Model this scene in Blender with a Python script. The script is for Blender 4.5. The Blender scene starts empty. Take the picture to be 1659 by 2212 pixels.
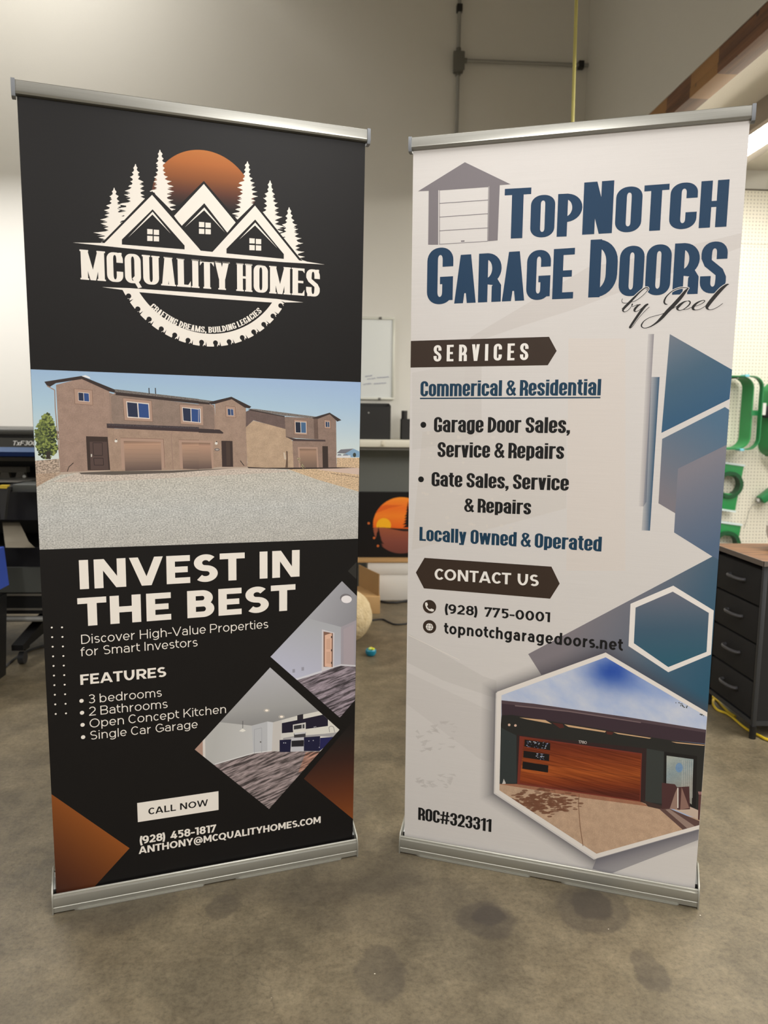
import bpy, bmesh, math, random
from math import sin, cos, pi, radians, sqrt, hypot, atan2
from mathutils import Vector, Matrix
from mathutils.geometry import delaunay_2d_cdt

# ------------------------------------------------------------------ camera
SC = bpy.context.scene
COL = SC.collection
FPX, PITCH, ROLL, CAMH, YAW = 1662.05, .13033, .01242, 1.369, .06
cam = bpy.data.cameras.new('camera')
cam.sensor_fit = 'HORIZONTAL'
cam.sensor_width = 36.0
cam.lens = 36.0 * FPX / 1659.0
cam.clip_start = .05
cam.dof.use_dof = True
cam.dof.focus_distance = 2.12
cam.dof.aperture_fstop = 4.8
camo = bpy.data.objects.new('camera', cam)
COL.objects.link(camo)
camo.matrix_world = (Matrix.Translation((0, 0, CAMH)) @ Matrix.Rotation(-YAW, 4, 'Z')
                     @ Matrix.Rotation(pi / 2 - PITCH, 4, 'X') @ Matrix.Rotation(ROLL, 4, 'Z'))
SC.camera = camo
SC.view_settings.view_transform = 'Standard'
SC.view_settings.look = 'None'
SC.view_settings.gamma = 1
SC.view_settings.use_curve_mapping = False
SC.view_settings.exposure = 0.16

# ------------------------------------------------------------------ world, the hall's lights and added ones
world = bpy.data.worlds.new('world')
SC.world = world
world.use_nodes = True
world.node_tree.nodes['Background'].inputs[0].default_value = (.93, .96, 1, 1)
world.node_tree.nodes['Background'].inputs[1].default_value = .16

def area(name, loc, target, sx, sy, power, col=(1, .93, .83), spread=180):
    d = bpy.data.lights.new(name, 'AREA')
    d.shape = 'RECTANGLE'
    d.size, d.size_y = sx, sy
    d.energy = power
    d.color = col
    d.spread = radians(spread)
    o = bpy.data.objects.new(name, d)
    COL.objects.link(o)
    o.location = loc
    v = Vector(target) - Vector(loc)
    o.rotation_euler = v.to_track_quat('-Z', 'Y').to_euler()
    return o

# tube lamps hung about three metres up, shining down, behind and beside the camera; two further in are added
W1 = (1, .975, .95)
area('hall_area_light', (-1.3, -.9, 2.95), (-1.3, -.7, 0), .3, 2.4, 70, W1)
area('hall_area_light', (1.1, -1.1, 2.95), (1.1, -.9, 0), .3, 2.4, 88, W1)
area('hall_area_light', (-2.75, 4.2, 2.95), (-2.7, 4.3, 0), .3, 2.2, 60, W1)  # unseen, added to brighten the lower back wall on the left
area('hall_area_light', (.25, 1.75, 2.95), (.25, 1.76, 0), .15, 1.1, 20, W1)
area('mezzanine_area_light', (3.0, 1.6, 2.99), (3.0, 1.6, 0), .3, 2.4, 90, W1)
area('mezzanine_area_light', (3.9, 4.3, 2.99), (3.8, 4.4, 0), .3, 2.4, 30, W1)  # unseen extra, added for more light on the lower back wall
# lamp high on the left that washes the upper back wall; an added unseen plate cuts it off towards the right
area('wall_wash_light', (-1.9, 4.6, 5.22), (-2.6, 5.5, 4.4), .12, .6, 46, (1, .96, .89))

# ------------------------------------------------------------------ helpers
def _ray(px, py):
    X = (px - 829.5) / FPX
    Y = -(py - 1106) / FPX
    cr, sr = cos(ROLL), sin(ROLL)
    x, up = X * cr - Y * sr, X * sr + Y * cr
    c, s = cos(PITCH), sin(PITCH)
    y, z = c + up * s, -s + up * c
    cy, sy = cos(YAW), sin(YAW)
    return (x * cy + y * sy, -x * sy + y * cy, z)

def at(px, py, ax, val):
    """point of the place seen at a pixel, on the plane ax = val"""
    d = _ray(px, py)
    o = (0, 0, CAMH)
    i = 'xyz'.index(ax)
    t = (val - o[i]) / d[i]
    return Vector((o[0] + d[0] * t, o[1] + d[1] * t, o[2] + d[2] * t))

def lin(c):
    out = []
    for v in c[:3]:
        v = v / 255.0
        out.append(v / 12.92 if v <= .04045 else ((v + .055) / 1.055) ** 2.4)
    return tuple(out)

def tag(o, label=None, cat=None, group=None, kind=None):
    if label: o['label'] = label
    if cat: o['category'] = cat
    if group: o['group'] = group
    if kind: o['kind'] = kind
    return o

def empty(name, loc, rz=0.0, label=None, cat=None, group=None):
    o = bpy.data.objects.new(name, None)
    o.empty_display_size = .05
    COL.objects.link(o)
    o.location = loc
    o.rotation_euler = (0, 0, rz)
    return tag(o, label, cat, group)

MATS = {}
def mat(name, rgb=(128, 128, 128), rough=.5, metal=0.0, spec=.5, noise=None, bump=None, emit=None, estr=0, coat=0, stretch=None):
    """noise = (scale, amount 0..1, second rgb); bump = (scale, strength)"""
    if name in MATS: return MATS[name]
    m = bpy.data.materials.new(name)
    m.use_nodes = True
    nt = m.node_tree
    b = nt.nodes['Principled BSDF']
    b.inputs['Base Color'].default_value = lin(rgb) + (1,)
    b.inputs['Roughness'].default_value = rough
    b.inputs['Metallic'].default_value = metal
    b.inputs['Specular IOR Level'].default_value = spec
    b.inputs['Coat Weight'].default_value = coat
    tc = nt.nodes.new('ShaderNodeTexCoord')
    src = tc.outputs['Object']
    if stretch:
        mp = nt.nodes.new('ShaderNodeMapping')
        mp.inputs['Scale'].default_value = stretch
        nt.links.new(src, mp.inputs[0])
        src = mp.outputs[0]
    if noise:
        n = nt.nodes.new('ShaderNodeTexNoise')
        n.inputs['Scale'].default_value = noise[0]
        n.inputs['Detail'].default_value = 6
        nt.links.new(src, n.inputs['Vector'])
        r = nt.nodes.new('ShaderNodeValToRGB')
        a = noise[1]
        r.color_ramp.elements[0].position = .5 - .5 * (1 - a) * .6 - .08
        r.color_ramp.elements[1].position = .5 + .5 * (1 - a) * .6 + .08
        r.color_ramp.elements[0].color = lin(noise[2]) + (1,)
        r.color_ramp.elements[1].color = lin(rgb) + (1,)
        nt.links.new(n.outputs['Fac'], r.inputs[0])
        nt.links.new(r.outputs[0], b.inputs['Base Color'])
    if bump:
        n = nt.nodes.new('ShaderNodeTexNoise')
        n.inputs['Scale'].default_value = bump[0]
        n.inputs['Detail'].default_value = 5
        nt.links.new(src, n.inputs['Vector'])
        bp = nt.nodes.new('ShaderNodeBump')
        bp.inputs['Strength'].default_value = bump[1]
        bp.inputs['Distance'].default_value = .01
        nt.links.new(n.outputs['Fac'], bp.inputs['Height'])
        nt.links.new(bp.outputs[0], b.inputs['Normal'])
    if emit:
        b.inputs['Emission Color'].default_value = lin(emit) + (1,)
        b.inputs['Emission Strength'].default_value = estr
    MATS[name] = m
    return m

class MB:
    """collects shapes, builds ONE mesh object"""
    def __init__(s):
        s.bm = bmesh.new()
    def _xf(s, vs, M):
        if M is not None: bmesh.ops.transform(s.bm, matrix=M, verts=vs)
    def box(s, x0, x1, y0, y1, z0, z1, bev=0, M=None, seg=2):
        r = bmesh.ops.create_cube(s.bm, size=1)
        vs = r['verts']
        for v in vs:
            v.co = Vector((x0 + (v.co.x + .5) * (x1 - x0), y0 + (v.co.y + .5) * (y1 - y0), z0 + (v.co.z + .5) * (z1 - z0)))
        if bev:
            es = {e for v in vs for e in v.link_edges}
            r = bmesh.ops.bevel(s.bm, geom=list(es), offset=bev, segments=seg, affect='EDGES', profile=.5)
            vs = list({v for f in r['faces'] for v in f.verts} | {v for v in vs if v.is_valid})
        s._xf(vs, M)
        return s
    def prism(s, pts, a0, a1, axis='x', M=None):
        """pts = outline in the two other axes, extruded along axis from a0 to a1"""
        def P(u, v, a):
            return {'x': (a, u, v), 'y': (u, a, v), 'z': (u, v, a)}[axis]
        A = [s.bm.verts.new(P(u, v, a0)) for u, v in pts]
        B = [s.bm.verts.new(P(u, v, a1)) for u, v in pts]
        n = len(pts)
        fs = [s.bm.faces.new(A), s.bm.faces.new(B[::-1])]
        for i in range(n):
            fs.append(s.bm.faces.new((A[i], B[i], B[(i + 1) % n], A[(i + 1) % n])))
        bmesh.ops.recalc_face_normals(s.bm, faces=fs)
        s._xf(A + B, M)
        return s
    def cyl(s, p0, p1, r0, r1=None, seg=20):
        r1 = r0 if r1 is None else r1
        p0, p1 = Vector(p0), Vector(p1)
        d = p1 - p0
        q = d.to_track_quat('Z', 'Y').to_matrix().to_4x4()
        bmesh.ops.create_cone(s.bm, cap_ends=True, segments=seg, radius1=r0, radius2=r1, depth=d.length,
                              matrix=Matrix.Translation((p0 + p1) / 2) @ q)
        return s
    def tube(s, pts, r, seg=10):
        pts = [Vector(p) for p in pts]
        rings = []
        n = len(pts)
        for i, p in enumerate(pts):
            t = (pts[min(i + 1, n - 1)] - pts[max(i - 1, 0)]).normalized()
            a = t.cross(Vector((0, 0, 1)))
            if a.length < 1e-3: a = t.cross(Vector((1, 0, 0)))
            a.normalize()
            b = t.cross(a)
            rr = r[i] if isinstance(r, (list, tuple)) else r
            rings.append([s.bm.verts.new(p + (a * cos(2 * pi * k / seg) + b * sin(2 * pi * k / seg)) * rr) for k in range(seg)])
        for i in range(n - 1):
            for k in range(seg):
                s.bm.faces.new((rings[i][k], rings[i][(k + 1) % seg], rings[i + 1][(k + 1) % seg], rings[i + 1][k]))
        s.bm.faces.new(rings[0][::-1])
        s.bm.faces.new(rings[-1])
        return s
    def sphere(s, c, rx, ry, rz, seg=24):
        r = bmesh.ops.create_uvsphere(s.bm, u_segments=seg, v_segments=seg // 2, radius=1)
        for v in r['verts']:
            v.co = Vector((c[0] + v.co.x * rx, c[1] + v.co.y * ry, c[2] + v.co.z * rz))
        return s
    def lathe(s, prof, c=(0, 0, 0), seg=28):
        rings = []
        for r, z in prof:
            rings.append([s.bm.verts.new((c[0] + r * cos(2 * pi * k / seg), c[1] + r * sin(2 * pi * k / seg), c[2] + z)) for k in range(seg)])
        for i in range(len(prof) - 1):
            for k in range(seg):
                s.bm.faces.new((rings[i][k], rings[i][(k + 1) % seg], rings[i + 1][(k + 1) % seg], rings[i + 1][k]))
        s.bm.faces.new(rings[0][::-1]); s.bm.faces.new(rings[-1])
        return s
    def quad(s, pts):
        s.bm.faces.new([s.bm.verts.new(p) for p in pts])
        return s
    def build(s, name, m, parent=None, smooth=True, recalc=True):
        if recalc: bmesh.ops.recalc_face_normals(s.bm, faces=s.bm.faces)
        me = bpy.data.meshes.new(name)
        s.bm.to_mesh(me)
        s.bm.free()
        if smooth:
            me.shade_smooth()
            me.set_sharp_from_angle(angle=radians(35))
        o = bpy.data.objects.new(name, me)
        COL.objects.link(o)
        if m is not None: me.materials.append(m)
        if parent is not None: o.parent = parent
        return o

def spline(P, n=8):
    """smooth curve through the points"""
    P = [Vector(p) for p in P]
    Q = [P[0] * 2 - P[1]] + P + [P[-1] * 2 - P[-2]]
    out = []
    for i in range(1, len(Q) - 2):
        a, b, c, d = Q[i - 1], Q[i], Q[i + 1], Q[i + 2]
        for k in range(n):
            t = k / n
            out.append(.5 * ((2 * b) + (c - a) * t + (2 * a - 5 * b + 4 * c - d) * t * t + (3 * b - a - 3 * c + d) * t ** 3))
    out.append(P[-1])
    return out
# ------------------------------------------------------------------ lettering: drawn from strokes
class Face:
    def __init__(s, w, hh, xh, k, widths, default, sp, serif=0, space=.3, desc=.24, lowdef=None, apex=1.0):
        s.w, s.hh, s.xh, s.k, s.widths, s.default, s.sp, s.serif, s.space, s.desc = w, hh, xh, k, widths, default, sp, serif, space, desc
        s.lowdef = lowdef if lowdef else default
        s.apex = apex

GEO = dict(A=.98, B=.76, C=.84, D=.86, E=.66, F=.64, G=.88, H=.82, K=.8, L=.63, M=1.0, N=.86, O=.98, P=.76, Q=.98, R=.78,
           S=.7, T=.74, U=.82, V=.96, W=1.4, X=.84, Y=.88, a=.6, b=.68, c=.6, d=.68, e=.66, f=.42, g=.68, h=.62, k=.64, m=1.02,
           n=.62, o=.7, p=.68, r=.42, s=.54, t=.42, u=.62, v=.68, w=1.0, x=.6, y=.68)
GEO.update({'0': .74, '1': .4, '2': .66, '3': .66, '4': .76, '5': .66, '7': .66, '8': .7, '9': .7, '(': .3, ')': .3, '-': .42, '@': 1.15, '&': .85, '#': .8})
CON = dict(M=.64, W=.74, m=.68, w=.66, r=.335, t=.31, f=.3, J=.42, T=.42, L=.38, E=.39, F=.38, v=.43, y=.43, s=.41)
CON.update({'1': .32, '&': .52, '#': .6, '2': .45, '3': .45})
def geo(w, hh=None, sp=None, f=1.0):
    return Face(w, hh or w * .92, .735, 99, {k: v * f + (w - .12) * .5 for k, v in GEO.items()}, .7, sp if sp is not None else .19 - w * .2, space=.46)
def cond(w=.185, W=.45, hh=.12, sp=.06, serif=0, space=.27, k=1.25):
    return Face(w, hh, .82, k, {c: v * W / .45 for c, v in CON.items()}, W, sp, serif, space, .13, W * .95)

def glyph(ch, F):
    w, hh, k = F.w, F.hh, F.k
    W = F.widths.get(ch, F.default if not ch.islower() else F.lowdef)
    if ch in 'Iil.,|': W = w
    H = 1.0
    xh = F.xh
    P = []
    l, r = w / 2, W - w / 2
    b, t = hh / 2, H - hh / 2
    X = xh - hh / 2
    sv = F.serif
    sh = hh * .62
    geoF = k > 50
    def rect(x0, y0, x1, y1): P.append([(x0, y0), (x1, y0), (x1, y1), (x0, y1)])
    def V(x, y0, y1, ww=None, s=True):
        ww = ww or w
        rect(x - ww / 2, y0, x + ww / 2, y1)
        if sv and s:
            if y0 == 0: rect(x - ww / 2 - sv, 0, x + ww / 2 + sv, sh)
            if y1 == H: rect(x - ww / 2 - sv, H - sh, x + ww / 2 + sv, H)
    def B(y, x0, x1, h=None):
        h = h or hh
        rect(x0, y - h / 2, x1, y + h / 2)
    def D(xb, yb, xt, yt, ww=None, s=True):
        hw = (ww or w) * sqrt(1 + ((xt - xb) / (yt - yb)) ** 2) * .96
        P.append([(xb - hw / 2, yb), (xb + hw / 2, yb), (xt + hw / 2, yt), (xt - hw / 2, yt)])
        if sv and s:
            if yb == 0: rect(xb - hw / 2 - sv, 0, xb + hw / 2 + sv, sh)
            if yt == H: rect(xt - hw / 2 - sv, H - sh, xt + hw / 2 + sv, H)
    def R(pts, closed=False, wf=1.0):
        n = len(pts)
        q = []
        for i in range(n):
            a = pts[i - 1] if (i > 0 or closed) else pts[i]
            c = pts[(i + 1) % n] if (i < n - 1 or closed) else pts[i]
            dx, dy = c[0] - a[0], c[1] - a[1]
            L = hypot(dx, dy) or 1
            nx, ny = -dy / L, dx / L
            th = sqrt((w * nx) ** 2 + (hh * ny) ** 2) / 2 * wf
            q.append(((pts[i][0] + nx * th, pts[i][1] + ny * th), (pts[i][0] - nx * th, pts[i][1] - ny * th)))
        for i in range(n if closed else n - 1):
            j = (i + 1) % n
            P.append([q[i][0], q[j][0], q[j][1], q[i][1]])
    def arc(x0, y0, x1, y1, a0, a1, kk=None, n=None):
        rx = (x1 - x0) / 2
        ry = min((y1 - y0) / 2, (kk or k) * max(rx, w * .35))
        cx = (x0 + x1) / 2
        n = n or max(4, int(abs(a1 - a0) / 11))
        out = []
        for i in range(n + 1):
            a = a0 + (a1 - a0) * i / n
            aa = a % 360
            top = aa < 180 if a not in (a0,) else ((a + (1e-6 if a1 > a0 else -1e-6)) % 360) < 180
            cy = y1 - ry if top else y0 + ry
            if i and (abs(a) % 180) < 1e-6 and a != a1:
                # both ends of a straight side
                prev_top = ((a - (1e-3 if a1 > a0 else -1e-3)) % 360) < 180
                out.append((cx + rx * cos(radians(a)), (y1 - ry if prev_top else y0 + ry)))
                nt = not prev_top
                out.append((cx + rx * cos(radians(a)), (y1 - ry if nt else y0 + ry)))
                continue
            if i == n:
                pt = ((a - (1e-3 if a1 > a0 else -1e-3)) % 360) < 180
                cy = y1 - ry if pt else y0 + ry
            out.append((cx + rx * cos(radians(a)), cy + ry * sin(radians(a))))
        # drop doubles
        o2 = [out[0]]
        for p in out[1:]:
            if hypot(p[0] - o2[-1][0], p[1] - o2[-1][1]) > 1e-5: o2.append(p)
        return o2
    def oval(x0, y0, x1, y1):
        p = arc(x0, y0, x1, y1, 0.0, 360.0)
        if hypot(p[0][0] - p[-1][0], p[0][1] - p[-1][1]) < 1e-4: p.pop()
        R(p, True)
    def bowl(xs, y0, y1, xr, left=False):
        hgt = (y1 - y0) / 2
        rx = min(abs(xr - xs), hgt if geoF else max(hgt / k, .0) if hgt / k < abs(xr - xs) else abs(xr - xs))
        ry = min(hgt, (k if not geoF else 99) * rx)
        sg = -1 if left else 1
        cx = xr - sg * rx
        pts = [(xs, y1)]
        if abs(cx - xs) > 1e-4: pts.append((cx, y1))
        for i in range(1, 9): pts.append((cx + sg * rx * sin(radians(i * 90 / 8)), y1 - ry + ry * cos(radians(i * 90 / 8))))
        for i in range(0, 8): pts.append((cx + sg * rx * cos(radians(i * 90 / 8)), y0 + ry - ry * sin(radians(i * 90 / 8))))
        pts.append((cx, y0))
        if abs(cx - xs) > 1e-4: pts.append((xs, y0))
        o2 = [pts[0]]
        for p in pts[1:]:
            if hypot(p[0] - o2[-1][0], p[1] - o2[-1][1]) > 1e-5: o2.append(p)
        R(o2)
    ao = 42.0 if geoF else 0.0
    cy0, cy1 = (.66 * H, .36 * H)
    if ch == 'A':
        hw = w * 1.06
        D(hw / 2 + sv, 0, W / 2 - (w * .08), H); D(W - hw / 2 - sv, 0, W / 2 + (w * .08), H)
        B(.27 * H, W * .22, W * .78)
    elif ch == 'B':
        V(l, 0, H); bowl(l, b, .5, r); bowl(l, .52, t, r - (.04 if geoF else 0))
    elif ch in 'CG':
        p = arc(l, b, r, t, ao, 360 - ao)
        if not geoF: p = [(r, cy0)] + p + ([(r, cy1)] if ch == 'C' else [])
        R(p)
        if sv:
            D(r, cy0, r + w * .1, H, w * .5, s=False)
            if ch == 'C': pass
        if ch == 'G':
            B(.46 if geoF else .42, W * .5, W); V(r, b if not geoF else .14, .46, s=False)
    elif ch == 'D': V(l, 0, H); bowl(l, b, t, r)
    elif ch in 'EFL':
        V(l, 0, H)
        if ch != 'L': B(t, 0, W); B(.5, 0, W * .9)
        if ch != 'F': B(b, 0, W)
        if sv:
            if ch != 'L': P.append([(W, H), (W, H - hh * 2), (W - w * .35, H - hh)])
            if ch != 'F': P.append([(W, 0), (W, hh * 2.6), (W - w * .4, hh)])
    elif ch == 'H': V(l, 0, H); V(r, 0, H); B(.5, l, r)
    elif ch in 'I|': V(l, 0, H)
    elif ch == 'J':
        R([(r, H)] + arc(l, b, r, t, 360, 180)[::1]) if False else R([(r, H), (r, b + min(r - l, .3))] + [(l + (r - l) / 2 + (r - l) / 2 * cos(radians(-a)), b + (r - l) / 2 - (r - l) / 2 * sin(radians(a))) for a in range(10, 170, 16)])
    elif ch == 'K':
        V(l, 0, H); D(l + w * .3, .36, r - w * .1, H, w * .95); D(r, 0, l + (r - l) * .35, .62, w * .95)
    elif ch == 'M':
        V(l, 0, H); V(r, 0, H)
        yb = .22 if geoF else 0
        D(W / 2, yb, l + w * .1, H, w * .85, s=False); D(W / 2, yb, r - w * .1, H, w * .85, s=False)
    elif ch == 'N':
        V(l, 0, H); V(r, 0, H); D(r - w * .1, 0, l + w * .1, H, w * .95, s=False)
    elif ch == 'O': oval(l, b, r, t)
    elif ch == 'Q':
        oval(l, b, r, t); P.append([(W * .45, .16), (W * .62, .26), (W + .02, -.12), (W * .8, -.16)])
    elif ch == 'P': V(l, 0, H); bowl(l, .4, t, r)
    elif ch == 'R':
        V(l, 0, H); bowl(l, .43, t, r)
        if geoF: D(r, 0, W * .52, .4)
        else: R([(W * .4, .43), (r - w * .1, .41), (r, .33), (r, .2), (r, 0)])
    elif ch in 'Ss':
        T = 1.0 if ch == 'S' else xh
        tt = T - hh / 2
        m = T * .5
        if geoF:
            ry1, ry2 = (tt - m) / 2, (m - b) / 2
            rx = (r - l) / 2
            cx = W / 2
            p = [(cx + rx * cos(radians(a)) * .94, m + ry1 + ry1 * sin(radians(a))) for a in range(35, 255, 12)]
            p += [(cx + rx * cos(radians(a)), b + ry2 + ry2 * sin(radians(a))) for a in range(75, -146, -12)]
            R(p)
        else:
            rx = (r - l) / 2
            ry = min(k * rx, T * .2)
            cx = W / 2
            p = [(r, T * .66)] + [(cx + rx * cos(radians(a)), tt - ry + ry * sin(radians(a))) for a in range(0, 181, 15)]
            p += [(l, T * .7), (l + rx * .25, T * .59), (r - rx * .25, T * .41), (r, T * .3)]
            p += [(cx + rx * cos(radians(a)), b + ry - ry * sin(radians(a))) for a in range(0, 181, 15)] + [(l, T * .34)]
            R(p)
        if sv and ch == 'S':
            D(r, .68, r + w * .1, H, w * .5, s=False); D(l - w * .05, 0, l, .32, w * .5, s=False)
    elif ch == 'T':
        V(W / 2, 0, H, s=False); B(t, 0, W)
        if sv:
            rect(W / 2 - w / 2 - sv, 0, W / 2 + w / 2 + sv, sh)
            P.append([(0, H), (0, H - hh * 2.4), (w * .4, H - hh)]); P.append([(W, H), (W, H - hh * 2.4), (W - w * .4, H - hh)])
    elif ch == 'U':
        p = arc(l, b, r, 2.0, 180, 360); p = [(l, H)] + p[0:] + [(r, H)]
        p[1] = (l, p[2][1] + .02) if len(p) > 3 else p[1]
        ry = min(.5, k * (r - l) / 2)
        cx = W / 2
        R([(l, H), (l, b + ry)] + [(cx - (r - l) / 2 * cos(radians(a)), b + ry - ry * sin(radians(a))) for a in range(10, 171, 10)] + [(r, b + ry), (r, H)])
        if sv:
            rect(-sv, H - sh, w + sv, H); rect(r - l * 1 - sv, H - sh, W + sv, H)
    elif ch in 'Vv':
        T = H if ch == 'V' else xh
        hw = w * 1.06
        D(W / 2 - w * .06, 0, hw / 2, T, s=False); D(W / 2 + w * .06, 0, W - hw / 2, T, s=False)
    elif ch in 'Ww':
        T = H if ch == 'W' else xh
        hw = w * 1.04
        q = W / 4
        for xb, xt in ((q + hw * .12, hw / 2), (q + hw * .12, W / 2), (3 * q - hw * .12, W / 2), (3 * q - hw * .12, W - hw / 2)):
            D(xb, 0, xt, T, w * .92, s=False)
    elif ch in 'Xx':
        T = H if ch == 'X' else xh
        D(w * .55, 0, W - w * .55, T); D(W - w * .55, 0, w * .55, T)
    elif ch == 'Y':
        V(W / 2, 0, .5); D(W / 2 - .01, .38, w * .55, H); D(W / 2 + .01, .38, W - w * .55, H)
    # ---- lower case
    elif ch == 'a':
        ry = min(xh * .3, k * (r - l) / 2)
        cx = W / 2
        rx = (r - l) / 2
        yt = X - ry
        R([(r, 0), (r, yt)] + [(cx + rx * cos(radians(a)), yt + ry * sin(radians(a))) for a in range(12, 157 if geoF else 181, 12)] + ([] if geoF else [(l, xh * .66)]))
        bowl(r, b, xh * .56, l, left=True)
    elif ch == 'b': V(l, 0, H); oval(l, b, r, X)
    elif ch == 'c':
        p = arc(l, b, r, X, ao, 360 - ao)
        if not geoF: p = [(r, xh * .62)] + p + [(r, xh * .36)]
        R(p)
    elif ch == 'd': V(r, 0, H); oval(l, b, r, X)
    elif ch == 'e':
        m = xh * .47
        rx = (r - l) / 2
        if geoF:
            ry = (X - b) / 2
            R([(W / 2 + rx * cos(radians(a)), b + ry + ry * sin(radians(a))) for a in range(-4, 322, 12)])
        else:
            ry = min((X - b) / 2, k * rx)
            cx = W / 2
            R([(r, m)] + [(cx + rx * cos(radians(a)), X - ry + ry * sin(radians(a))) for a in range(0, 181, 15)]
              + [(cx + rx * cos(radians(a)), b + ry + ry * sin(radians(a))) for a in range(180, 361, 15)] + [(r, xh * .33)])
        B(m, l, r, hh * .85)
    elif ch == 'f':
        xs = W * .2 + w / 2
        rx = W - xs - .02
        R([(xs, 0), (xs, t - rx * .9)] + [(xs + rx - rx * cos(radians(a)), t - rx * .9 + rx * .9 * sin(radians(a))) for a in range(12, 92, 13)])
        B(X, 0, W * .95)
    elif ch == 'g':
        oval(l, b, r, X)
        dy = -F.desc
        rx = (r - l) / 2
        ry = min(.2, k * rx)
        cx = W / 2
        R([(r, xh), (r, dy + hh / 2 + ry)] + [(cx + rx * cos(radians(a)), dy + hh / 2 + ry - ry * sin(radians(a))) for a in range(12, 150 if geoF else 175, 12)])
    elif ch in 'hnmr':
        V(l, 0, H if ch == 'h' else xh)
        def arch(xa, xb2, full=True, a1=0):
            rx = (xb2 - xa) / 2
            ry = min(k * rx, xh * .38)
            if geoF: ry = min(rx * 1.05, xh * .45)
            cx = (xa + xb2) / 2
            p = [(cx + rx * cos(radians(a)), X - ry + ry * sin(radians(a))) for a in range(180, a1 - 1, -12)]
            if full: p += [(xb2, 0)]
            R(p)
        if ch == 'm': arch(l, W / 2); arch(W / 2, r)
        elif ch == 'r':
            if geoF: arch(l, l + (W - l) * 1.9, False, 96)
            else: R([(l, X - .2), (l + .02, X - .1), (l + (r - l) * .5, X - .02), (W, X + .0)])
        else: arch(l, r)
    elif ch == 'i': V(l, 0, xh); (P.append([(l + w * .62 * cos(a * pi / 6), H - w * .5 + w * .62 * sin(a * pi / 6)) for a in range(12)]) if geoF else rect(0, xh + hh * .5, w, H))
    elif ch == 'k': V(l, 0, H); D(l + w * .3, xh * .3, r - w * .1, xh, w * .95); D(r, 0, l + (r - l) * .4, xh * .6, w * .95)
    elif ch == 'l': V(l, 0, H)
    elif ch == 'o': oval(l, b, r, X)
    elif ch == 'p': V(l, -F.desc, xh); oval(l, b, r, X)
    elif ch == 't':
        xs = W * .18 + w / 2
        rx = (W - xs) * 1.0
        ry = min(rx, .25)
        R([(xs, H * (.93 if geoF else .98)), (xs, b + ry)] + [(xs + rx - rx * cos(radians(a)), b + ry - ry * sin(radians(a))) for a in range(12, 92, 13)])
        B(X, 0, W * .96)
    elif ch == 'u':
        V(r, 0, xh)
        rx = (r - l) / 2
        ry = min(k * rx, xh * .38) if not geoF else min(rx * 1.05, xh * .45)
        cx = W / 2
        R([(l, xh), (l, b + ry)] + [(cx - rx * cos(radians(a)), b + ry - ry * sin(radians(a))) for a in range(12, 181, 12)])
    elif ch == 'y':
        hw = w * 1.06
        D(W / 2, 0, hw / 2, xh, s=False)
        s0 = (W / 2 - hw / 2) / xh
        D(W / 2 - F.desc * s0 * 1.0, -F.desc, W - hw / 2, xh, s=False)
        B(-F.desc + hh / 2, W * .05, W / 2 - F.desc * s0)
    # ---- figures and signs
    elif ch == '0': oval(l, b, r, t)
    elif ch == '1': V(r, 0, H); P.append([(0, H - hh * 1.1), (W - w * .5, H), (W - w * .5, H - hh), (w * .05, H - hh * 2.1)] if not geoF else [(0, H), (W - w, H), (W - w, H - hh), (0, H - hh)])
    elif ch == '2':
        rx = (r - l) / 2
        ry = min(.27, k * rx)
        cx = W / 2
        p = [(cx + rx * cos(radians(a)), t - ry + ry * sin(radians(a))) for a in range(158 if geoF else 180, -35 if geoF else -1, -12)]
        if not geoF: p = [(l, .66)] + p + [(r, .62), (r - .02, .5)]
        R(p + [(l + w * .12, b + hh * .4), (l, b)])
        B(b, 0, W)
    elif ch == '3':
        rx = (r - l) / 2
        cx = W / 2
        for y0, y1, s0, s1, sc in ((.53, t, 150, -90, .93), (b, .53, 90, -150, 1)):
            ry = (y1 - y0) / 2
            if geoF:
                R([(cx + rx * sc * cos(radians(a)), y0 + ry + ry * sin(radians(a))) for a in range(s0, s1 - 1, -12)])
            else:
                ryy = min(ry, k * rx)
                top = [(cx + rx * cos(radians(a)), y1 - ryy + ryy * sin(radians(a))) for a in range(180 if y1 == t else 90, -1, -15)]
                bot = [(cx + rx * cos(radians(a)), y0 + ryy - ryy * sin(radians(a))) for a in range(0, (90 if y1 == t else 180) + 1, 15)]
                pts = top + bot
                if y1 == t: pts = [(l, .68)] + pts
                else: pts = pts + [(l, .34)]
                R(pts)
        B(.53, W * .38, W * .6)
    elif ch == '4': V(W * .7, 0, .62 if geoF else H); B(.24, 0, W); D(w * .6, .24, W * .62, H, w)
    elif ch == '5':
        B(t, W * .1, W * .95); V(W * .1 + w / 2, .5, H, s=False)
        rx = (r - l) / 2
        ry = (.6 - b) / 2
        R([(W * .12, .6)] + [(W / 2 + rx * cos(radians(a)), b + ry + ry * sin(radians(a))) for a in range(88, -150, -12)])
    elif ch == '7': B(t, 0, W); V(l, .76, H, s=False); D(W * .3, 0, W - w * .55, H - hh * .5)
    elif ch == '8': oval(l, b, r, .53); oval(l + W * .04, .53, r - W * .04, t)
    elif ch == '9':
        oval(l, .4, r, t)
        R([(r, .7), (r, .5)] + [(W * .42 + (r - W * .42) * cos(radians(a)), .45 - (.45 - b) * sin(radians(a))) for a in range(0, 110, 12)])
    elif ch == '(':
        R([(W - .02 - (W - w) * (1 - ((y - .42) / .6) ** 2), y) for y in [-.18 + i * .12 for i in range(11)]])
    elif ch == ')':
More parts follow.
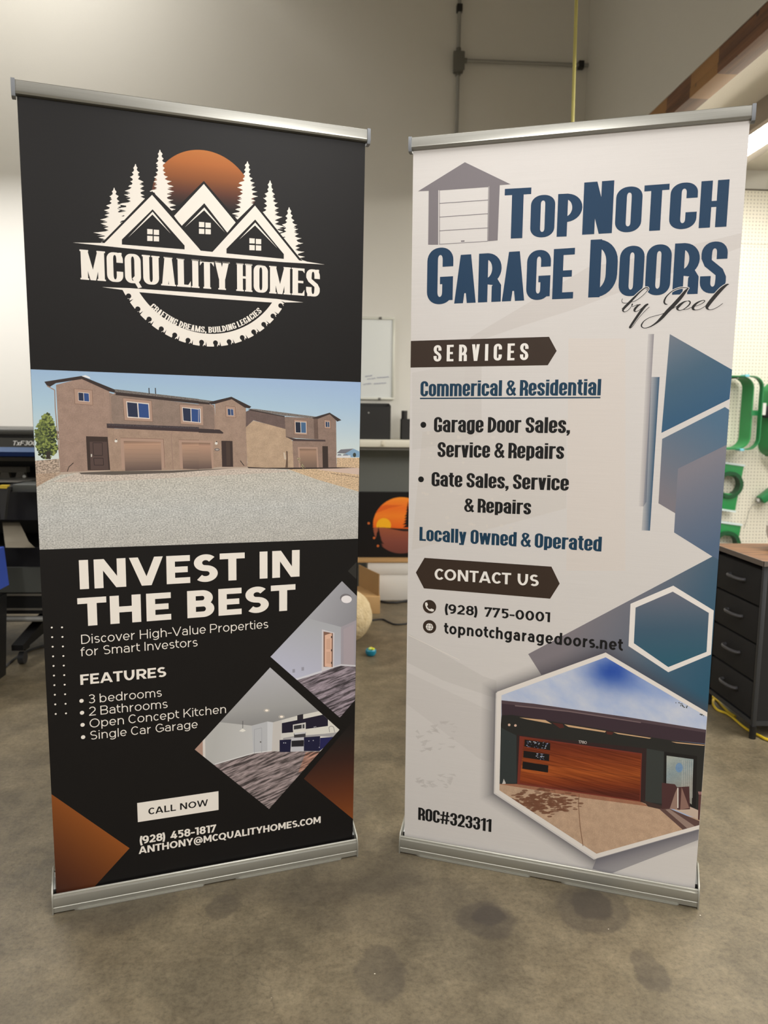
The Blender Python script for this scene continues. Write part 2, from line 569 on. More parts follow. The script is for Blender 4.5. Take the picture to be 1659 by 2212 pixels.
        R([(.02 + (W - w) * (1 - ((y - .42) / .6) ** 2), y) for y in [-.18 + i * .12 for i in range(11)]])
    elif ch == '-': B(.38, 0, W)
    elif ch == '.': P.append([(w * .5 + w * .62 * cos(a * pi / 6), w * .55 + w * .62 * sin(a * pi / 6)) for a in range(12)])
    elif ch == ',':
        rect(0, 0, w, w * 1.05); P.append([(w * .35, 0), (w, 0), (w * .5, -w * .8), (0, -w * .8)])
    elif ch == '#':
        B(.33, 0, W, hh * .9); B(.67, 0, W, hh * .9); D(W * .25, 0, W * .36, H, w * .75, s=False); D(W * .66, 0, W * .77, H, w * .75, s=False)
    elif ch == '&':
        s0 = spline([(W * .98, 0.03, 0), (W * .7, .28, 0), (W * .3, .66, 0), (l + W * .07, .82, 0), (W * .42, t, 0), (W * .72, .84, 0), (W * .58, .64, 0),
                     (l * 1.1, .42, 0), (l, .2, 0), (W * .4, b, 0), (W * .72, .18, 0), (W * .9, .52, 0)], 5)
        R([(p.x, p.y) for p in s0], wf=.82)
    elif ch == '@':
        cx, cy, ra, rb = W / 2, .42, W / 2 - w * .4, .54
        R([(cx + ra * cos(radians(a)), cy + rb * sin(radians(a))) for a in range(-20, 301, 10)], wf=.7)
        q = W * .2
        R([(cx + q * cos(radians(a)), cy + .23 * sin(radians(a))) for a in range(0, 360, 20)], True, wf=.8)
        rect(cx + q - w * .35, .16, cx + q + w * .35, .66)
        R([(cx + q, .2), (cx + q + W * .09, .17), (cx + ra, .26)], wf=.7)
    if geoF and ch in 'Cc': W -= w * .55
    return W, P

R_STR, R_RND = set('HIMNUJdhilmnujag1b]'), set('BDOQSCGPbceops023589)@')
L_STR, L_RND = set('BDEFHIKLMNPRUbhiklmnpru'), set('CGOQcdegoqasS02358(@&9')
def side(c, rt):
    if c in (R_STR if rt else L_STR): return 1.0
    if c in (R_RND if rt else L_RND): return .62
    return .72 if (rt and c in 'EX&#') else .22
def layout(text, F, sizes=None, track=0.0, kern=None):
    """-> total width, list of polygons, cap height 1; sizes maps characters to a scale of small capitals"""
    x = 0.0
    out = []
    prev = ''
    for c in text:
        if c == ' ':
            x += F.space + track
            prev = ''
            continue
        s = 1.0
        g = c
        if prev: x += F.sp * (side(prev.upper() if sizes else prev, True) + side(c.upper() if sizes else c, False)) / 2 + track
        if sizes and c.islower(): s, g = sizes, c.upper()
        if kern and prev + c in kern: x += kern[prev + c]
        W, P = glyph(g, F)
        for p in P: out.append([(x + a * s, y * s) for a, y in p])
        x += W * s
        prev = c
    return x, out
# ------------------------------------------------------------------ printed artwork: flat inks on a flat sheet
def ink(name, tex=None, rough=.5):
    key = 'ink_' + name
    if key in MATS: return MATS[key]
    m = bpy.data.materials.new(key)
    m.use_nodes = True
    nt = m.node_tree
    b = nt.nodes['Principled BSDF']
    b.inputs['Roughness'].default_value = rough
    b.inputs['Specular IOR Level'].default_value = .28
    a = nt.nodes.new('ShaderNodeAttribute')
    a.attribute_name = 'ink'
    out = a.outputs['Color']
    if tex:
        # tex: list of (scale vector, rotation about the sheet normal, dark, light, detail, contrast)
        tc = nt.nodes.new('ShaderNodeTexCoord')
        for sc, rot, dk, lt, det, con in tex:
            mp = nt.nodes.new('ShaderNodeMapping')
            mp.vector_type = 'TEXTURE'
            mp.inputs['Scale'].default_value = (1 / sc[0], 1, 1 / sc[1])
            mp.inputs['Rotation'].default_value = (0, rot, 0)
            nt.links.new(tc.outputs['Object'], mp.inputs[0])
            n = nt.nodes.new('ShaderNodeTexNoise')
            n.inputs['Scale'].default_value = 1.0
            n.inputs['Detail'].default_value = det
            n.inputs['Roughness'].default_value = .6
            nt.links.new(mp.outputs[0], n.inputs['Vector'])
            r = nt.nodes.new('ShaderNodeValToRGB')
            r.color_ramp.elements[0].position = .5 - con
            r.color_ramp.elements[1].position = .5 + con
            r.color_ramp.elements[0].color = (dk if isinstance(dk, tuple) else (dk, dk, dk)) + (1,)
            r.color_ramp.elements[1].color = (lt if isinstance(lt, tuple) else (lt, lt, lt)) + (1,)
            nt.links.new(n.outputs['Fac'], r.inputs[0])
            mx = nt.nodes.new('ShaderNodeMix')
            mx.data_type = 'RGBA'
            mx.blend_type = 'MULTIPLY'
            mx.inputs[0].default_value = 1
            nt.links.new(out, mx.inputs[6])
            nt.links.new(r.outputs[0], mx.inputs[7])
            out = mx.outputs[2]
    nt.links.new(out, b.inputs['Base Color'])
    MATS[key] = m
    return m

ink('plain')
ink('cloth', [((900, 900), 0, .95, 1.03, 2, .2), ((6, 700), 0, .955, 1.02, 3, .25)], rough=.46)
ink('gravel', [((230, 330), 0, .58, 1.28, 3, .18), ((25, 60), 0, .9, 1.06, 4, .2)])
ink('stucco', [((45, 45), 0, .86, 1.1, 6, .2), ((330, 330), 0, .86, 1.12, 2, .25)])
ink('leaf', [((170, 170), 0, .22, 1.7, 4, .12), ((600, 600), 0, .6, 1.3, 2, .25)])
ink('stone', [((200, 260), 0, .45, 1.25, 2, .1)])
ink('plank', [((14, 150), radians(-17), .25, 1.75, 3, .09), ((60, 400), radians(-17), .7, 1.25, 3, .15)])
ink('wood', [((6, 230), radians(7), (.62, .5, .45), (1.25, 1.28, 1.3), 5, .16), ((3, 12), radians(7), .8, 1.15, 2, .2)])
ink('cloud', [((9, 15), radians(30), (.78, .86, 1.0), (1.12, 1.08, 1.02), 5, .16)])
ink('shingle', [((320, 420), 0, .6, 1.35, 2, .15)])
ink('shade', [((75, 90), radians(-20), .48, 1.0, 4, .04)])

def hull(ps):
    ps = sorted(set(ps))
    if len(ps) < 3: return None
    def half(q):
        h = []
        for p in q:
            while len(h) > 1 and (h[-1][0] - h[-2][0]) * (p[1] - h[-2][1]) - (h[-1][1] - h[-2][1]) * (p[0] - h[-2][0]) <= 1e-12: h.pop()
            h.append(p)
        return h
    a, b = half(ps), half(ps[::-1])
    return a[:-1] + b[:-1]

def sarea(p):
    return sum(p[i - 1][0] * p[i][1] - p[i][0] * p[i - 1][1] for i in range(len(p))) / 2

def half_plane(pl, p0, d, t, sg):
    if abs(t) > 1e8: return pl
    L2 = d[0] * d[0] + d[1] * d[1]
    f = lambda p: (((p[0] - p0[0]) * d[0] + (p[1] - p0[1]) * d[1]) / L2 - t) * sg
    out = []
    for i in range(len(pl)):
        a, b = pl[i - 1], pl[i]
        fa, fb = f(a), f(b)
        if (fa >= 0) != (fb >= 0):
            k = fa / (fa - fb)
            out.append((a[0] + (b[0] - a[0]) * k, a[1] + (b[1] - a[1]) * k))
        if fb >= 0: out.append(b)
    return out

class Print:
    """a sheet of artwork in sheet coordinates (u right, v up); later shapes lie over earlier ones"""
    def __init__(s):
        s.it = []
    def add(s, poly, col, m='plain', alpha=1.0):
        poly = [(float(p[0]), float(p[1])) for p in poly]
        if len(poly) <= 4:
            poly = hull(poly)
            if not poly: return s
        if sarea(poly) < 0: poly = poly[::-1]
        if abs(sarea(poly)) < 1e-9: return s
        cuts = getattr(col, 'cuts', None)
        if cuts:
            p0, d, ts = cuts
            for t0, t1 in zip([-1e9] + ts, ts + [1e9]):
                c = half_plane(half_plane(poly, p0, d, t0, 1), p0, d, t1, -1)
                if len(c) > 2 and abs(sarea(c)) > 1e-10: s.it.append((c, col, m, alpha))
            return s
        s.it.append((poly, col, m, alpha))
        return s
    def build(s, name, parent, place, base=(0, 0, 0), label=None):
        vs, fs = [], []
        for poly, *_ in s.it:
            fs.append(list(range(len(vs), len(vs) + len(poly))))
            vs += [Vector(p) for p in poly]
        V, E_, F, ov, oe, of = delaunay_2d_cdt(vs, [], fs, 1, 2e-6)
        mats, verts, faces, cols, mi = [], [], [], [], []
        vmap = {}
        basel = lin(base)
        for f, src in zip(F, of):
            if not src: continue
            src = sorted(src)
            a, b, c = (V[i] for i in f[:3])
            if abs((b - a).cross(c - a)) < 1e-12: continue
            # start at topmost full-cover shape
            st = 0
            for k in range(len(src) - 1, -1, -1):
                if not callable(s.it[src[k]][3]) and s.it[src[k]][3] >= 1: st = k; break
            stack = src[st:]
            mname = s.it[stack[0]][2]
            for k in stack[1:]:
                if s.it[k][2] != 'plain': mname = s.it[k][2]
            cc = []
            for i in f:
                p = (V[i].x, V[i].y)
                col = basel
                for k in stack:
                    _, cf, _, al = s.it[k]
                    c1 = lin(cf(*p)) if callable(cf) else lin(cf)
                    a1 = al(*p) if callable(al) else al
                    a1 = min(1, max(0, a1))
                    col = tuple(x * (1 - a1) + y * a1 for x, y in zip(col, c1))
                cc.append(col)
            idx = []
            for i in f:
                if i not in vmap:
                    vmap[i] = len(verts)
                    verts.append(place(V[i].x, V[i].y))
                idx.append(vmap[i])
            if mname not in mats: mats.append(mname)
            faces.append(idx); cols += cc; mi.append(mats.index(mname))
        me = bpy.data.meshes.new(name)
        me.from_pydata(verts, [], faces)
        ca = me.color_attributes.new('ink', 'FLOAT_COLOR', 'CORNER')
        flat = []
        for c in cols: flat += [c[0], c[1], c[2], 1.0]
        ca.data.foreach_set('color', flat)
        for k in mats: me.materials.append(MATS['ink_' + k])
        me.polygons.foreach_set('material_index', mi)
        me.update()
        o = bpy.data.objects.new(name, me)
        COL.objects.link(o)
        o.parent = parent
        if label: o['label'] = label
        return o

def grad(p0, p1, stops):
    """linear run of colours from point p0 to point p1; stops = [(t, rgb)...]"""
    dx, dy = p1[0] - p0[0], p1[1] - p0[1]
    L2 = dx * dx + dy * dy
    def f(x, y):
        t = ((x - p0[0]) * dx + (y - p0[1]) * dy) / L2
        if t <= stops[0][0]: return stops[0][1]
        for (a, c), (b, d) in zip(stops, stops[1:]):
            if t <= b:
                k = (t - a) / (b - a)
                return tuple(u + (w - u) * k for u, w in zip(c, d))
        return stops[-1][1]
    # extra cuts inside each band, since colour runs straight between corners
    ts = []
    for (a, _), (b, _) in zip(stops, stops[1:]):
        n = 3 if b - a > .3 else 2
        ts += [a + (b - a) * k / n for k in range(n)]
    ts.append(stops[-1][0])
    f.cuts = (p0, (dx, dy), ts)
    return f

def homography(src, dst):
    import numpy as np
    A, B = [], []
    for (x, y), (u, v) in zip(src, dst):
        A.append([x, y, 1, 0, 0, 0, -u * x, -u * y]); B.append(u)
        A.append([0, 0, 0, x, y, 1, -v * x, -v * y]); B.append(v)
    h = list(np.linalg.solve(np.array(A, float), np.array(B, float))) + [1]
    def f(x, y):
        d = h[6] * x + h[7] * y + h[8]
        return ((h[0] * x + h[1] * y + h[2]) / d, (h[3] * x + h[4] * y + h[5]) / d)
    return f

SHEET_W, SHEET_Z0, SHEET_H = .85, .045, 2.084
def sheet_map(tl, tr, bl, br):
    w = SHEET_W / 2
    return homography([tl, tr, bl, br], [(-w, SHEET_H), (w, SHEET_H), (-w, SHEET_Z0), (w, SHEET_Z0)])

def crop(q, ox, oy, s):
    """measurements taken on an enlargement -> sheet coordinates"""
    return lambda x, y: q(ox + x / s, oy + y / s)

def poly(f, pts): return [f(*p) for p in pts]

def text(pr, c, s, F, BL, BR, T, col, m='plain', sizes=None, track=0.0, kern=None, upright=True, slant=0.0):
    """BL, BR ends of the baseline, T a point at capital height"""
    W, P = layout(s, F, sizes, track, kern)
    a, b, t = c(*BL), c(*BR), c(*T)
    ux, uy = (b[0] - a[0]) / W, (b[1] - a[1]) / W
    k = (t[0] - a[0]) / ux
    h = t[1] - (a[1] + k * uy)
    for p in P:
        pr.add([(a[0] + ux * x + slant * h * y, a[1] + uy * x + h * y) for x, y in p], col, m)

def circle3(a, b, c):
    ax, ay, bx, by, cx, cy = *a, *b, *c
    d = 2 * (ax * (by - cy) + bx * (cy - ay) + cx * (ay - by))
    ux = ((ax ** 2 + ay ** 2) * (by - cy) + (bx ** 2 + by ** 2) * (cy - ay) + (cx ** 2 + cy ** 2) * (ay - by)) / d
    uy = ((ax ** 2 + ay ** 2) * (cx - bx) + (bx ** 2 + by ** 2) * (ax - cx) + (cx ** 2 + cy ** 2) * (bx - ax)) / d
    return ux, uy, hypot(ax - ux, ay - uy)

def disc(cx, cy, r, n=40, ry=None):
    ry = ry or r
    return [(cx + r * cos(2 * pi * i / n), cy + ry * sin(2 * pi * i / n)) for i in range(n)]

def clip_to(sub, c):
    """keep polygon sub inside convex polygon c"""
    if sarea(c) < 0: c = c[::-1]
    out = list(sub)
    for i in range(len(c)):
        A, B = c[i - 1], c[i]
        inp, out = out, []
        def side(p): return (B[0] - A[0]) * (p[1] - A[1]) - (B[1] - A[1]) * (p[0] - A[0])
        for j in range(len(inp)):
            p, n = inp[j - 1], inp[j]
            sp, sn = side(p), side(n)
            if (sp >= 0) != (sn >= 0):
                t = sp / (sp - sn)
                out.append((p[0] + (n[0] - p[0]) * t, p[1] + (n[1] - p[1]) * t))
            if sn >= 0: out.append(n)
        if not out: return []
    return out
def adder(pr, frame):
    def f(pts, col, m='plain', alpha=1.0):
        c = clip_to(pts, frame)
        if len(c) > 2: pr.add(c, col, m, alpha)
    return f
def lineband(f, pts, w, col, pr):
    for (x0, y0), (x1, y1) in zip(pts, pts[1:]):
        L = hypot(x1 - x0, y1 - y0)
        nx, ny = -(y1 - y0) / L * w / 2, (x1 - x0) / L * w / 2
        pr.add(poly(f, [(x0 + nx, y0 + ny), (x1 + nx, y1 + ny), (x1 - nx, y1 - ny), (x0 - nx, y0 - ny)]), col)

# ------------------------------------------------------------------ roll-up banner stand
alu = mat('brushed_aluminium', (152, 151, 145), rough=.42, metal=.75, noise=(1.0, .2, (138, 137, 130)), stretch=(4, 4, 500))
alu2 = mat('satin_aluminium', (164, 163, 154), rough=.40, metal=.6)
capm = mat('grey_plastic_cap', (128, 132, 138), rough=.35)
whitep = mat('pale_metal_inside', (205, 208, 208), rough=.35, metal=.3)
blackp = mat('black_plastic', (14, 14, 15), rough=.45)
SHEETS = {}
def banner(x, y, rz, lean, label, sheet_label, edge_rgb):
    root = empty('roll_up_banner', (x, y, 0), rz, label, 'banner stand')
    hw = .8716 / 2
    fy = -.0203                      # front face of the cassette, towards the viewer
    # cassette: hollow extrusion, open slot on top behind the front lip
    prof = [(fy, .004), (fy - .001, .018), (fy, .0195), (fy - .0035, .030), (fy - .002, .046), (fy + .003, .0475), (fy + .004, .052), (fy + .007, .054), (fy + .011, .053),
            (fy + .012, .046), (fy + .012, .012), (.085, .012), (.085, .050), (.074, .068), (.066, .074), (.060, .076), (.060, .079), (.070, .079), (.080, .070), (.090, .052), (.090, .004)]
    b = MB()
    b.prism(prof, -hw + .003, hw - .003, 'x')
    b.build('base_cassette', alu2, root)
    # end plates
    for sx in (-1, 1):
        b = MB()
        ep = [(fy - .004, .0), (fy - .006, .022), (fy - .004, .046), (fy + .006, .066), (.02, .088), (.045, .098), (.066, .092), (.088, .066), (.095, .03), (.093, 0)]
        b.prism(ep, sx * hw, sx * (hw - .0035), 'x')
        b.build('end_plate', alu2, root)
    # roller seen at the ends of the slot
    b = MB()
    for sx in (-1, 1): b.cyl((sx * (hw - .004), .03, .040), (sx * (hw - .02), .03, .040), .022)
    b.cyl((-hw + .02, .03, .040), (hw - .02, .03, .040), .0165)
    b.build('roller', blackp, root)
    for sx in (-1, 1):
        b = MB().prism([(.010, .0545), (.030, .079), (.055, .079), (.055, .070), (.034, .066), (.020, .050)], min(sx * (hw - .004), sx * (hw - .017)), max(sx * (hw - .004), sx * (hw - .017)), 'x')
        b.build('end_bracket', whitep, root)
    # feet that swivel out under the cassette
    for xa, xb in ((-.38, -.03), (.06, .385)):
        MB().prism([(xa, fy + .002), (xa + .015, fy - .004), (xb - .005, fy - .004), (xb, fy + .002), (xb, .05), (xa, .05)], 0.0005, .0035, 'z').build('base_foot', alu2, root)
    # the pole behind
    b = MB()
    b.tube([(0, .05, .03), (0, .05 + lean * .5, .7), (0, .03 + lean * 1.5, 1.4), (0, .012 + lean * SHEET_H, SHEET_H + .01)], .008)
    b.build('support_pole', alu2, root)
    # top rail
    def T(v): return lean * v
    z0, z1 = SHEET_H - .001, SHEET_H + .0318
    b = MB()
    yo = T(SHEET_H)
    b.prism([(yo - .010, z0 + .010), (yo - .0115, z0 + .0065), (yo - .0095, z0 + .002), (yo - .004, z0), (yo + .006, z0), (yo + .010, z0 + .006), (yo + .010, z1 - .002), (yo + .007, z1), (yo - .007, z1), (yo - .0095, z1 - .002)],
            -.8716 / 2 + .008, .8716 / 2 - .008, 'x')
    b.build('top_rail', alu, root)
    for sx in (-1, 1):
        b = MB()
        xa, xb = sx * (.8716 / 2 - .0085), sx * (.8716 / 2)
        b.prism([(yo - .013, z1 + .001), (yo - .0135, z0 + .004), (yo - .010, z0 - .004), (yo - .004, z0 - .007), (yo + .008, z0 - .007), (yo + .013, z0), (yo + .013, z1 + .001)], xa, xb, 'x')
        b.build('rail_cap', capm, root)
    # the sheet: front print is added to this part
    b = MB()
    hs = SHEET_W / 2
    zb = .020
    e = .0004
    M = [(-hs, zb), (hs, zb), (hs, SHEET_H + .004), (-hs, SHEET_H + .004)]
    A = [b.bm.verts.new((u, T(v), v)) for u, v in M]
    B = [b.bm.verts.new((u, T(v) + e, v)) for u, v in M]
    b.bm.faces.new(B[::-1])
    for i in range(4): b.bm.faces.new((A[i], A[(i + 1) % 4], B[(i + 1) % 4], B[i]))
    sheet = b.build('banner_sheet', mat('sheet_edge_' + label.split()[0], edge_rgb, rough=.5), root, smooth=False)
    sheet['label'] = sheet_label
    def place(layer):
        d = layer * .00016
        return lambda u, v: (u, lean * v - .00001 - d, v)
    return root, sheet, place

def merge_front(sheet, prn, place, base):
    """print straight on the sheet: the front joins the sheet's own mesh"""
    o = prn.build('front', None, place, base)
    bm = bmesh.new()
    bm.from_mesh(sheet.data)
    n0 = len(sheet.data.materials)
    lay = bm.loops.layers.float_color.new('ink')
    me = o.data
    col = me.color_attributes['ink'].data
    vs = [bm.verts.new(v.co) for v in me.vertices]
    for p in me.polygons:
        f = bm.faces.new([vs[i] for i in p.vertices])
        f.material_index = n0 + p.material_index
        for lp, li in zip(f.loops, p.loop_indices): lp[lay] = col[li].color
    bm.to_mesh(sheet.data)
    bm.free()
    for m in me.materials: sheet.data.materials.append(m)
    bpy.data.objects.remove(o)
    bpy.data.meshes.remove(me)
# ------------------------------------------------------------------ the hall
def node_chain(m):
    nt = m.node_tree
    return nt, nt.nodes['Principled BSDF']

def concrete():
    m = bpy.data.materials.new('polished_concrete')
    m.use_nodes = True
    nt, b = node_chain(m)
    N, L = nt.nodes.new, nt.links.new
    tc = N('ShaderNodeTexCoord')
    def noise(scale, det=6, rough=.6, dist=0.0):
        n = N('ShaderNodeTexNoise')
        n.inputs['Scale'].default_value = scale; n.inputs['Detail'].default_value = det
        n.inputs['Roughness'].default_value = rough; n.inputs['Distortion'].default_value = dist
        L(tc.outputs['Object'], n.inputs['Vector'])
        return n
    def ramp(src, stops):
        r = N('ShaderNodeValToRGB')
        e = r.color_ramp.elements
        while len(e) < len(stops): e.new(.5)
        for i, (p, c) in enumerate(stops): e[i].position = p; e[i].color = lin(c) + (1,)
        L(src, r.inputs[0])
        return r.outputs[0]
    def mix(a, bb, fac, mode='MIX'):
        x = N('ShaderNodeMix'); x.data_type = 'RGBA'; x.blend_type = mode
        if isinstance(fac, float): x.inputs[0].default_value = fac
        else: L(fac, x.inputs[0])
        L(a, x.inputs[6])
        if isinstance(bb, tuple): x.inputs[7].default_value = lin(bb) + (1,)
        else: L(bb, x.inputs[7])
        return x.outputs[2]
    base = ramp(noise(4.2, 9, .72, .4).outputs['Fac'], [(.30, (102, 93, 75)), (.5, (126, 115, 93)), (.70, (148, 135, 109))])
    fine = ramp(noise(75, 9, .82).outputs['Fac'], [(.3, (140, 140, 140)), (.5, (222, 222, 222)), (.7, (255, 255, 255))])
    c = mix(base, fine, .8, 'MULTIPLY')
    mid = ramp(noise(8, 8, .78, .2).outputs['Fac'], [(.38, (190, 186, 182)), (.6, (255, 255, 255))])
    c = mix(c, mid, .55, 'MULTIPLY')
    # oil marks with their own outline
    wob = noise(9, 4, .6)
    wm = N('ShaderNodeVectorMath'); wm.operation = 'MULTIPLY_ADD'
    L(wob.outputs['Color'], wm.inputs[0]); wm.inputs[1].default_value = (.07, .07, 0); L(tc.outputs['Object'], wm.inputs[2])
    for (x, y, r, sx, dark) in ((.405, 1.915, .080, 1.0, .5), (.420, 1.930, .045, 1.0, .7), (.715, 1.945, .105, 1.0, .5), (.715, 1.965, .06, 1., .66),
                            (-.316, 2.0, .05, 1, .42), (.11, 1.72, .10, .55, .42), (.775, 1.70, .075, .55, .46), (.16, 1.99, .13, 2.4, .22), (-.62, 2.05, .16, 1, .35),
                            (.02, 2.52, .12, .8, .32), (-.10, 2.2, .2, 2, .3), (1.55, 2.2, .12, 1, .25), (1.35, 1.9, .08, 1, .3)):
        s = N('ShaderNodeVectorMath'); s.operation = 'SUBTRACT'; L(wm.outputs[0], s.inputs[0]); s.inputs[1].default_value = (x + .035, y + .035, 0)
        sc = N('ShaderNodeVectorMath'); sc.operation = 'MULTIPLY'; L(s.outputs[0], sc.inputs[0]); sc.inputs[1].default_value = (1 / (r * sx), 1 / r, 0)
        ln = N('ShaderNodeVectorMath'); ln.operation = 'LENGTH'; L(sc.outputs[0], ln.inputs[0])
        mr = N('ShaderNodeMapRange'); mr.interpolation_type = 'SMOOTHSTEP'
        mr.inputs[1].default_value = 1.12; mr.inputs[2].default_value = .86; mr.inputs[3].default_value = 0; mr.inputs[4].default_value = dark
        L(ln.outputs['Value'], mr.inputs[0])
        c = mix(c, (62, 56, 50), mr.outputs[0])
    # pale specks of dust
    v = N('ShaderNodeTexVoronoi'); v.inputs['Scale'].default_value = 9; L(tc.outputs['Object'], v.inputs['Vector'])
    mr = N('ShaderNodeMapRange'); mr.inputs[1].default_value = .022; mr.inputs[2].default_value = .012; L(v.outputs['Distance'], mr.inputs[0])
    c = mix(c, (226, 218, 200), mr.outputs[0])
    # hairline cracks
    vc = N('ShaderNodeTexVoronoi'); vc.feature = 'DISTANCE_TO_EDGE'; vc.inputs['Scale'].default_value = .5
    wv = N('ShaderNodeVectorMath'); wv.operation = 'MULTIPLY_ADD'; L(noise(3, 5).outputs['Color'], wv.inputs[0]); wv.inputs[1].default_value = (.35, .35, 0); L(tc.outputs['Object'], wv.inputs[2])
    L(wv.outputs[0], vc.inputs['Vector'])
    mr = N('ShaderNodeMapRange'); mr.inputs[1].default_value = .0014; mr.inputs[2].default_value = .0004; mr.inputs[4].default_value = .3; L(vc.outputs['Distance'], mr.inputs[0])
    c = mix(c, (70, 62, 52), mr.outputs[0])
    L(c, b.inputs['Base Color'])
    rr = N('ShaderNodeMapRange'); rr.inputs[3].default_value = .34; rr.inputs[4].default_value = .62
    L(noise(5, 6).outputs['Fac'], rr.inputs[0]); L(rr.outputs[0], b.inputs['Roughness'])
    b.inputs['Specular IOR Level'].default_value = .4
    bp = N('ShaderNodeBump'); bp.inputs['Strength'].default_value = .12; bp.inputs['Distance'].default_value = .01
    L(noise(60, 6).outputs['Fac'], bp.inputs['Height']); L(bp.outputs[0], b.inputs['Normal'])
    return m

paint = mat('cream_wall_paint', (224, 222, 216), rough=.62, noise=(1.2, .1, (219, 217, 210)), bump=(160, .12))
paint2 = mat('white_ceiling_paint', (222, 216, 204), rough=.65, bump=(120, .15))
def wood_mat():
    m = bpy.data.materials.new('laminated_timber')
    m.use_nodes = True
    nt, b = node_chain(m)
    N, L = nt.nodes.new, nt.links.new
    tc = N('ShaderNodeTexCoord')
    mp = N('ShaderNodeMapping'); mp.inputs['Scale'].default_value = (30, 1.6, 30); L(tc.outputs['Object'], mp.inputs[0])
    n = N('ShaderNodeTexNoise'); n.inputs['Scale'].default_value = 1.3; n.inputs['Detail'].default_value = 8; n.inputs['Distortion'].default_value = .6; L(mp.outputs[0], n.inputs['Vector'])
    r = N('ShaderNodeValToRGB'); r.color_ramp.elements[0].color = lin((92, 58, 40)) + (1,); r.color_ramp.elements[0].position = .3
    r.color_ramp.elements[1].color = lin((136, 92, 64)) + (1,); r.color_ramp.elements[1].position = .72
    L(n.outputs['Fac'], r.inputs[0])
    # lengths of board, some much lighter
    sx = N('ShaderNodeSeparateXYZ'); L(tc.outputs['Object'], sx.inputs[0])
    ml = N('ShaderNodeMath'); ml.operation = 'MULTIPLY'; ml.inputs[1].default_value = 3.4; L(sx.outputs['Y'], ml.inputs[0])
    fl = N('ShaderNodeMath'); fl.operation = 'FLOOR'; L(ml.outputs[0], fl.inputs[0])
    wn = N('ShaderNodeTexWhiteNoise'); wn.noise_dimensions = '1D'; L(fl.outputs[0], wn.inputs['W'])
    gt = N('ShaderNodeMath'); gt.operation = 'GREATER_THAN'; gt.inputs[1].default_value = .72; L(wn.outputs['Value'], gt.inputs[0])
    mx = N('ShaderNodeMix'); mx.data_type = 'RGBA'; L(gt.outputs[0], mx.inputs[0]); L(r.outputs[0], mx.inputs[6]); mx.inputs[7].default_value = lin((168, 124, 76)) + (1,)
    m2 = N('ShaderNodeMix'); m2.data_type = 'RGBA'; m2.blend_type = 'MULTIPLY'; m2.inputs[0].default_value = .6
    L(mx.outputs[2], m2.inputs[6]); L(r.outputs[0], m2.inputs[7])
    # knots
    v = N('ShaderNodeTexVoronoi'); v.inputs['Scale'].default_value = 7; L(tc.outputs['Object'], v.inputs['Vector'])
    mr = N('ShaderNodeMapRange'); mr.inputs[1].default_value = .12; mr.inputs[2].default_value = .06; mr.inputs[4].default_value = .8; L(v.outputs['Distance'], mr.inputs[0])
    m3 = N('ShaderNodeMix'); m3.data_type = 'RGBA'; L(mr.outputs[0], m3.inputs[0]); L(mx.outputs[2], m3.inputs[6]); m3.inputs[7].default_value = lin((48, 28, 18)) + (1,)
    L(m3.outputs[2], b.inputs['Base Color'])
    b.inputs['Roughness'].default_value = .5
    return m
timber = wood_mat()

D = 5.9
def S(b, name, m): return tag(b.build(name, m), kind='structure')
S(MB().box(-6, 4.6, -4, D, -.12, 0), 'floor', concrete())
S(MB().box(-6, 4.6, D, D + .15, 0, 5.4), 'wall_back', paint)
S(MB().box(-6.15, -6, -4, D, 0, 5.4), 'wall_left', paint)
S(MB().box(4.6, 4.75, -4, D, 0, 5.4), 'wall_far_right', paint)
S(MB().box(-6, 4.6, -4.15, -4, 0, 5.4), 'wall_front', paint)
S(MB().box(-6, 4.6, -4, D, 5.4, 5.5), 'ceiling', paint2)
S(MB().box(1.80, 1.92, -4, D, 3.108, 5.4), 'wall_right', paint)
S(MB().box(1.90, 4.6, -4, D, 3.199, 3.30), 'ceiling_mezzanine', paint2)
S(MB().box(1.80, 1.904, -4, D, 2.989, 3.04, bev=.004).box(1.803, 1.904, -4, D, 3.04, 3.108, bev=.003), 'trim_1', timber)
S(MB().box(2.45, 2.75, -4, D, 3.06, 3.199), 'trim_2', mat('grey_soffit_paint', (150, 142, 132), rough=.6))

# strip light under the mezzanine
t = empty('strip_light', (2.50, 3.4, 3.06), 0, 'long white strip light under the mezzanine ceiling at the upper right', 'ceiling light')
MB().prism([(-.05, 0), (.10, 0), (.095, -.022), (-.045, -.022)], -2.1, 2.1, 'y').build('housing', mat('pale_lamp_housing', (205, 196, 186), rough=.5), t)
MB().prism([(-.043, -.0225), (.098, -.0225), (.09, -.050), (-.02, -.047)], -2.08, 2.08, 'y').build('diffuser', mat('lit_diffuser', (255, 255, 255), emit=(255, 248, 232), estr=34), t)

_M = Matrix.Translation((-1.88, 4.75, 5.255)) @ Matrix.Rotation(math.atan(.78), 4, 'Y')
S(MB().box(-.13, .42, -.7, .75, 0, .012, M=_M), 'wash_light_blocker', mat('grey_soffit_paint'))  # unseen plate added to give the wash light its slanted edge
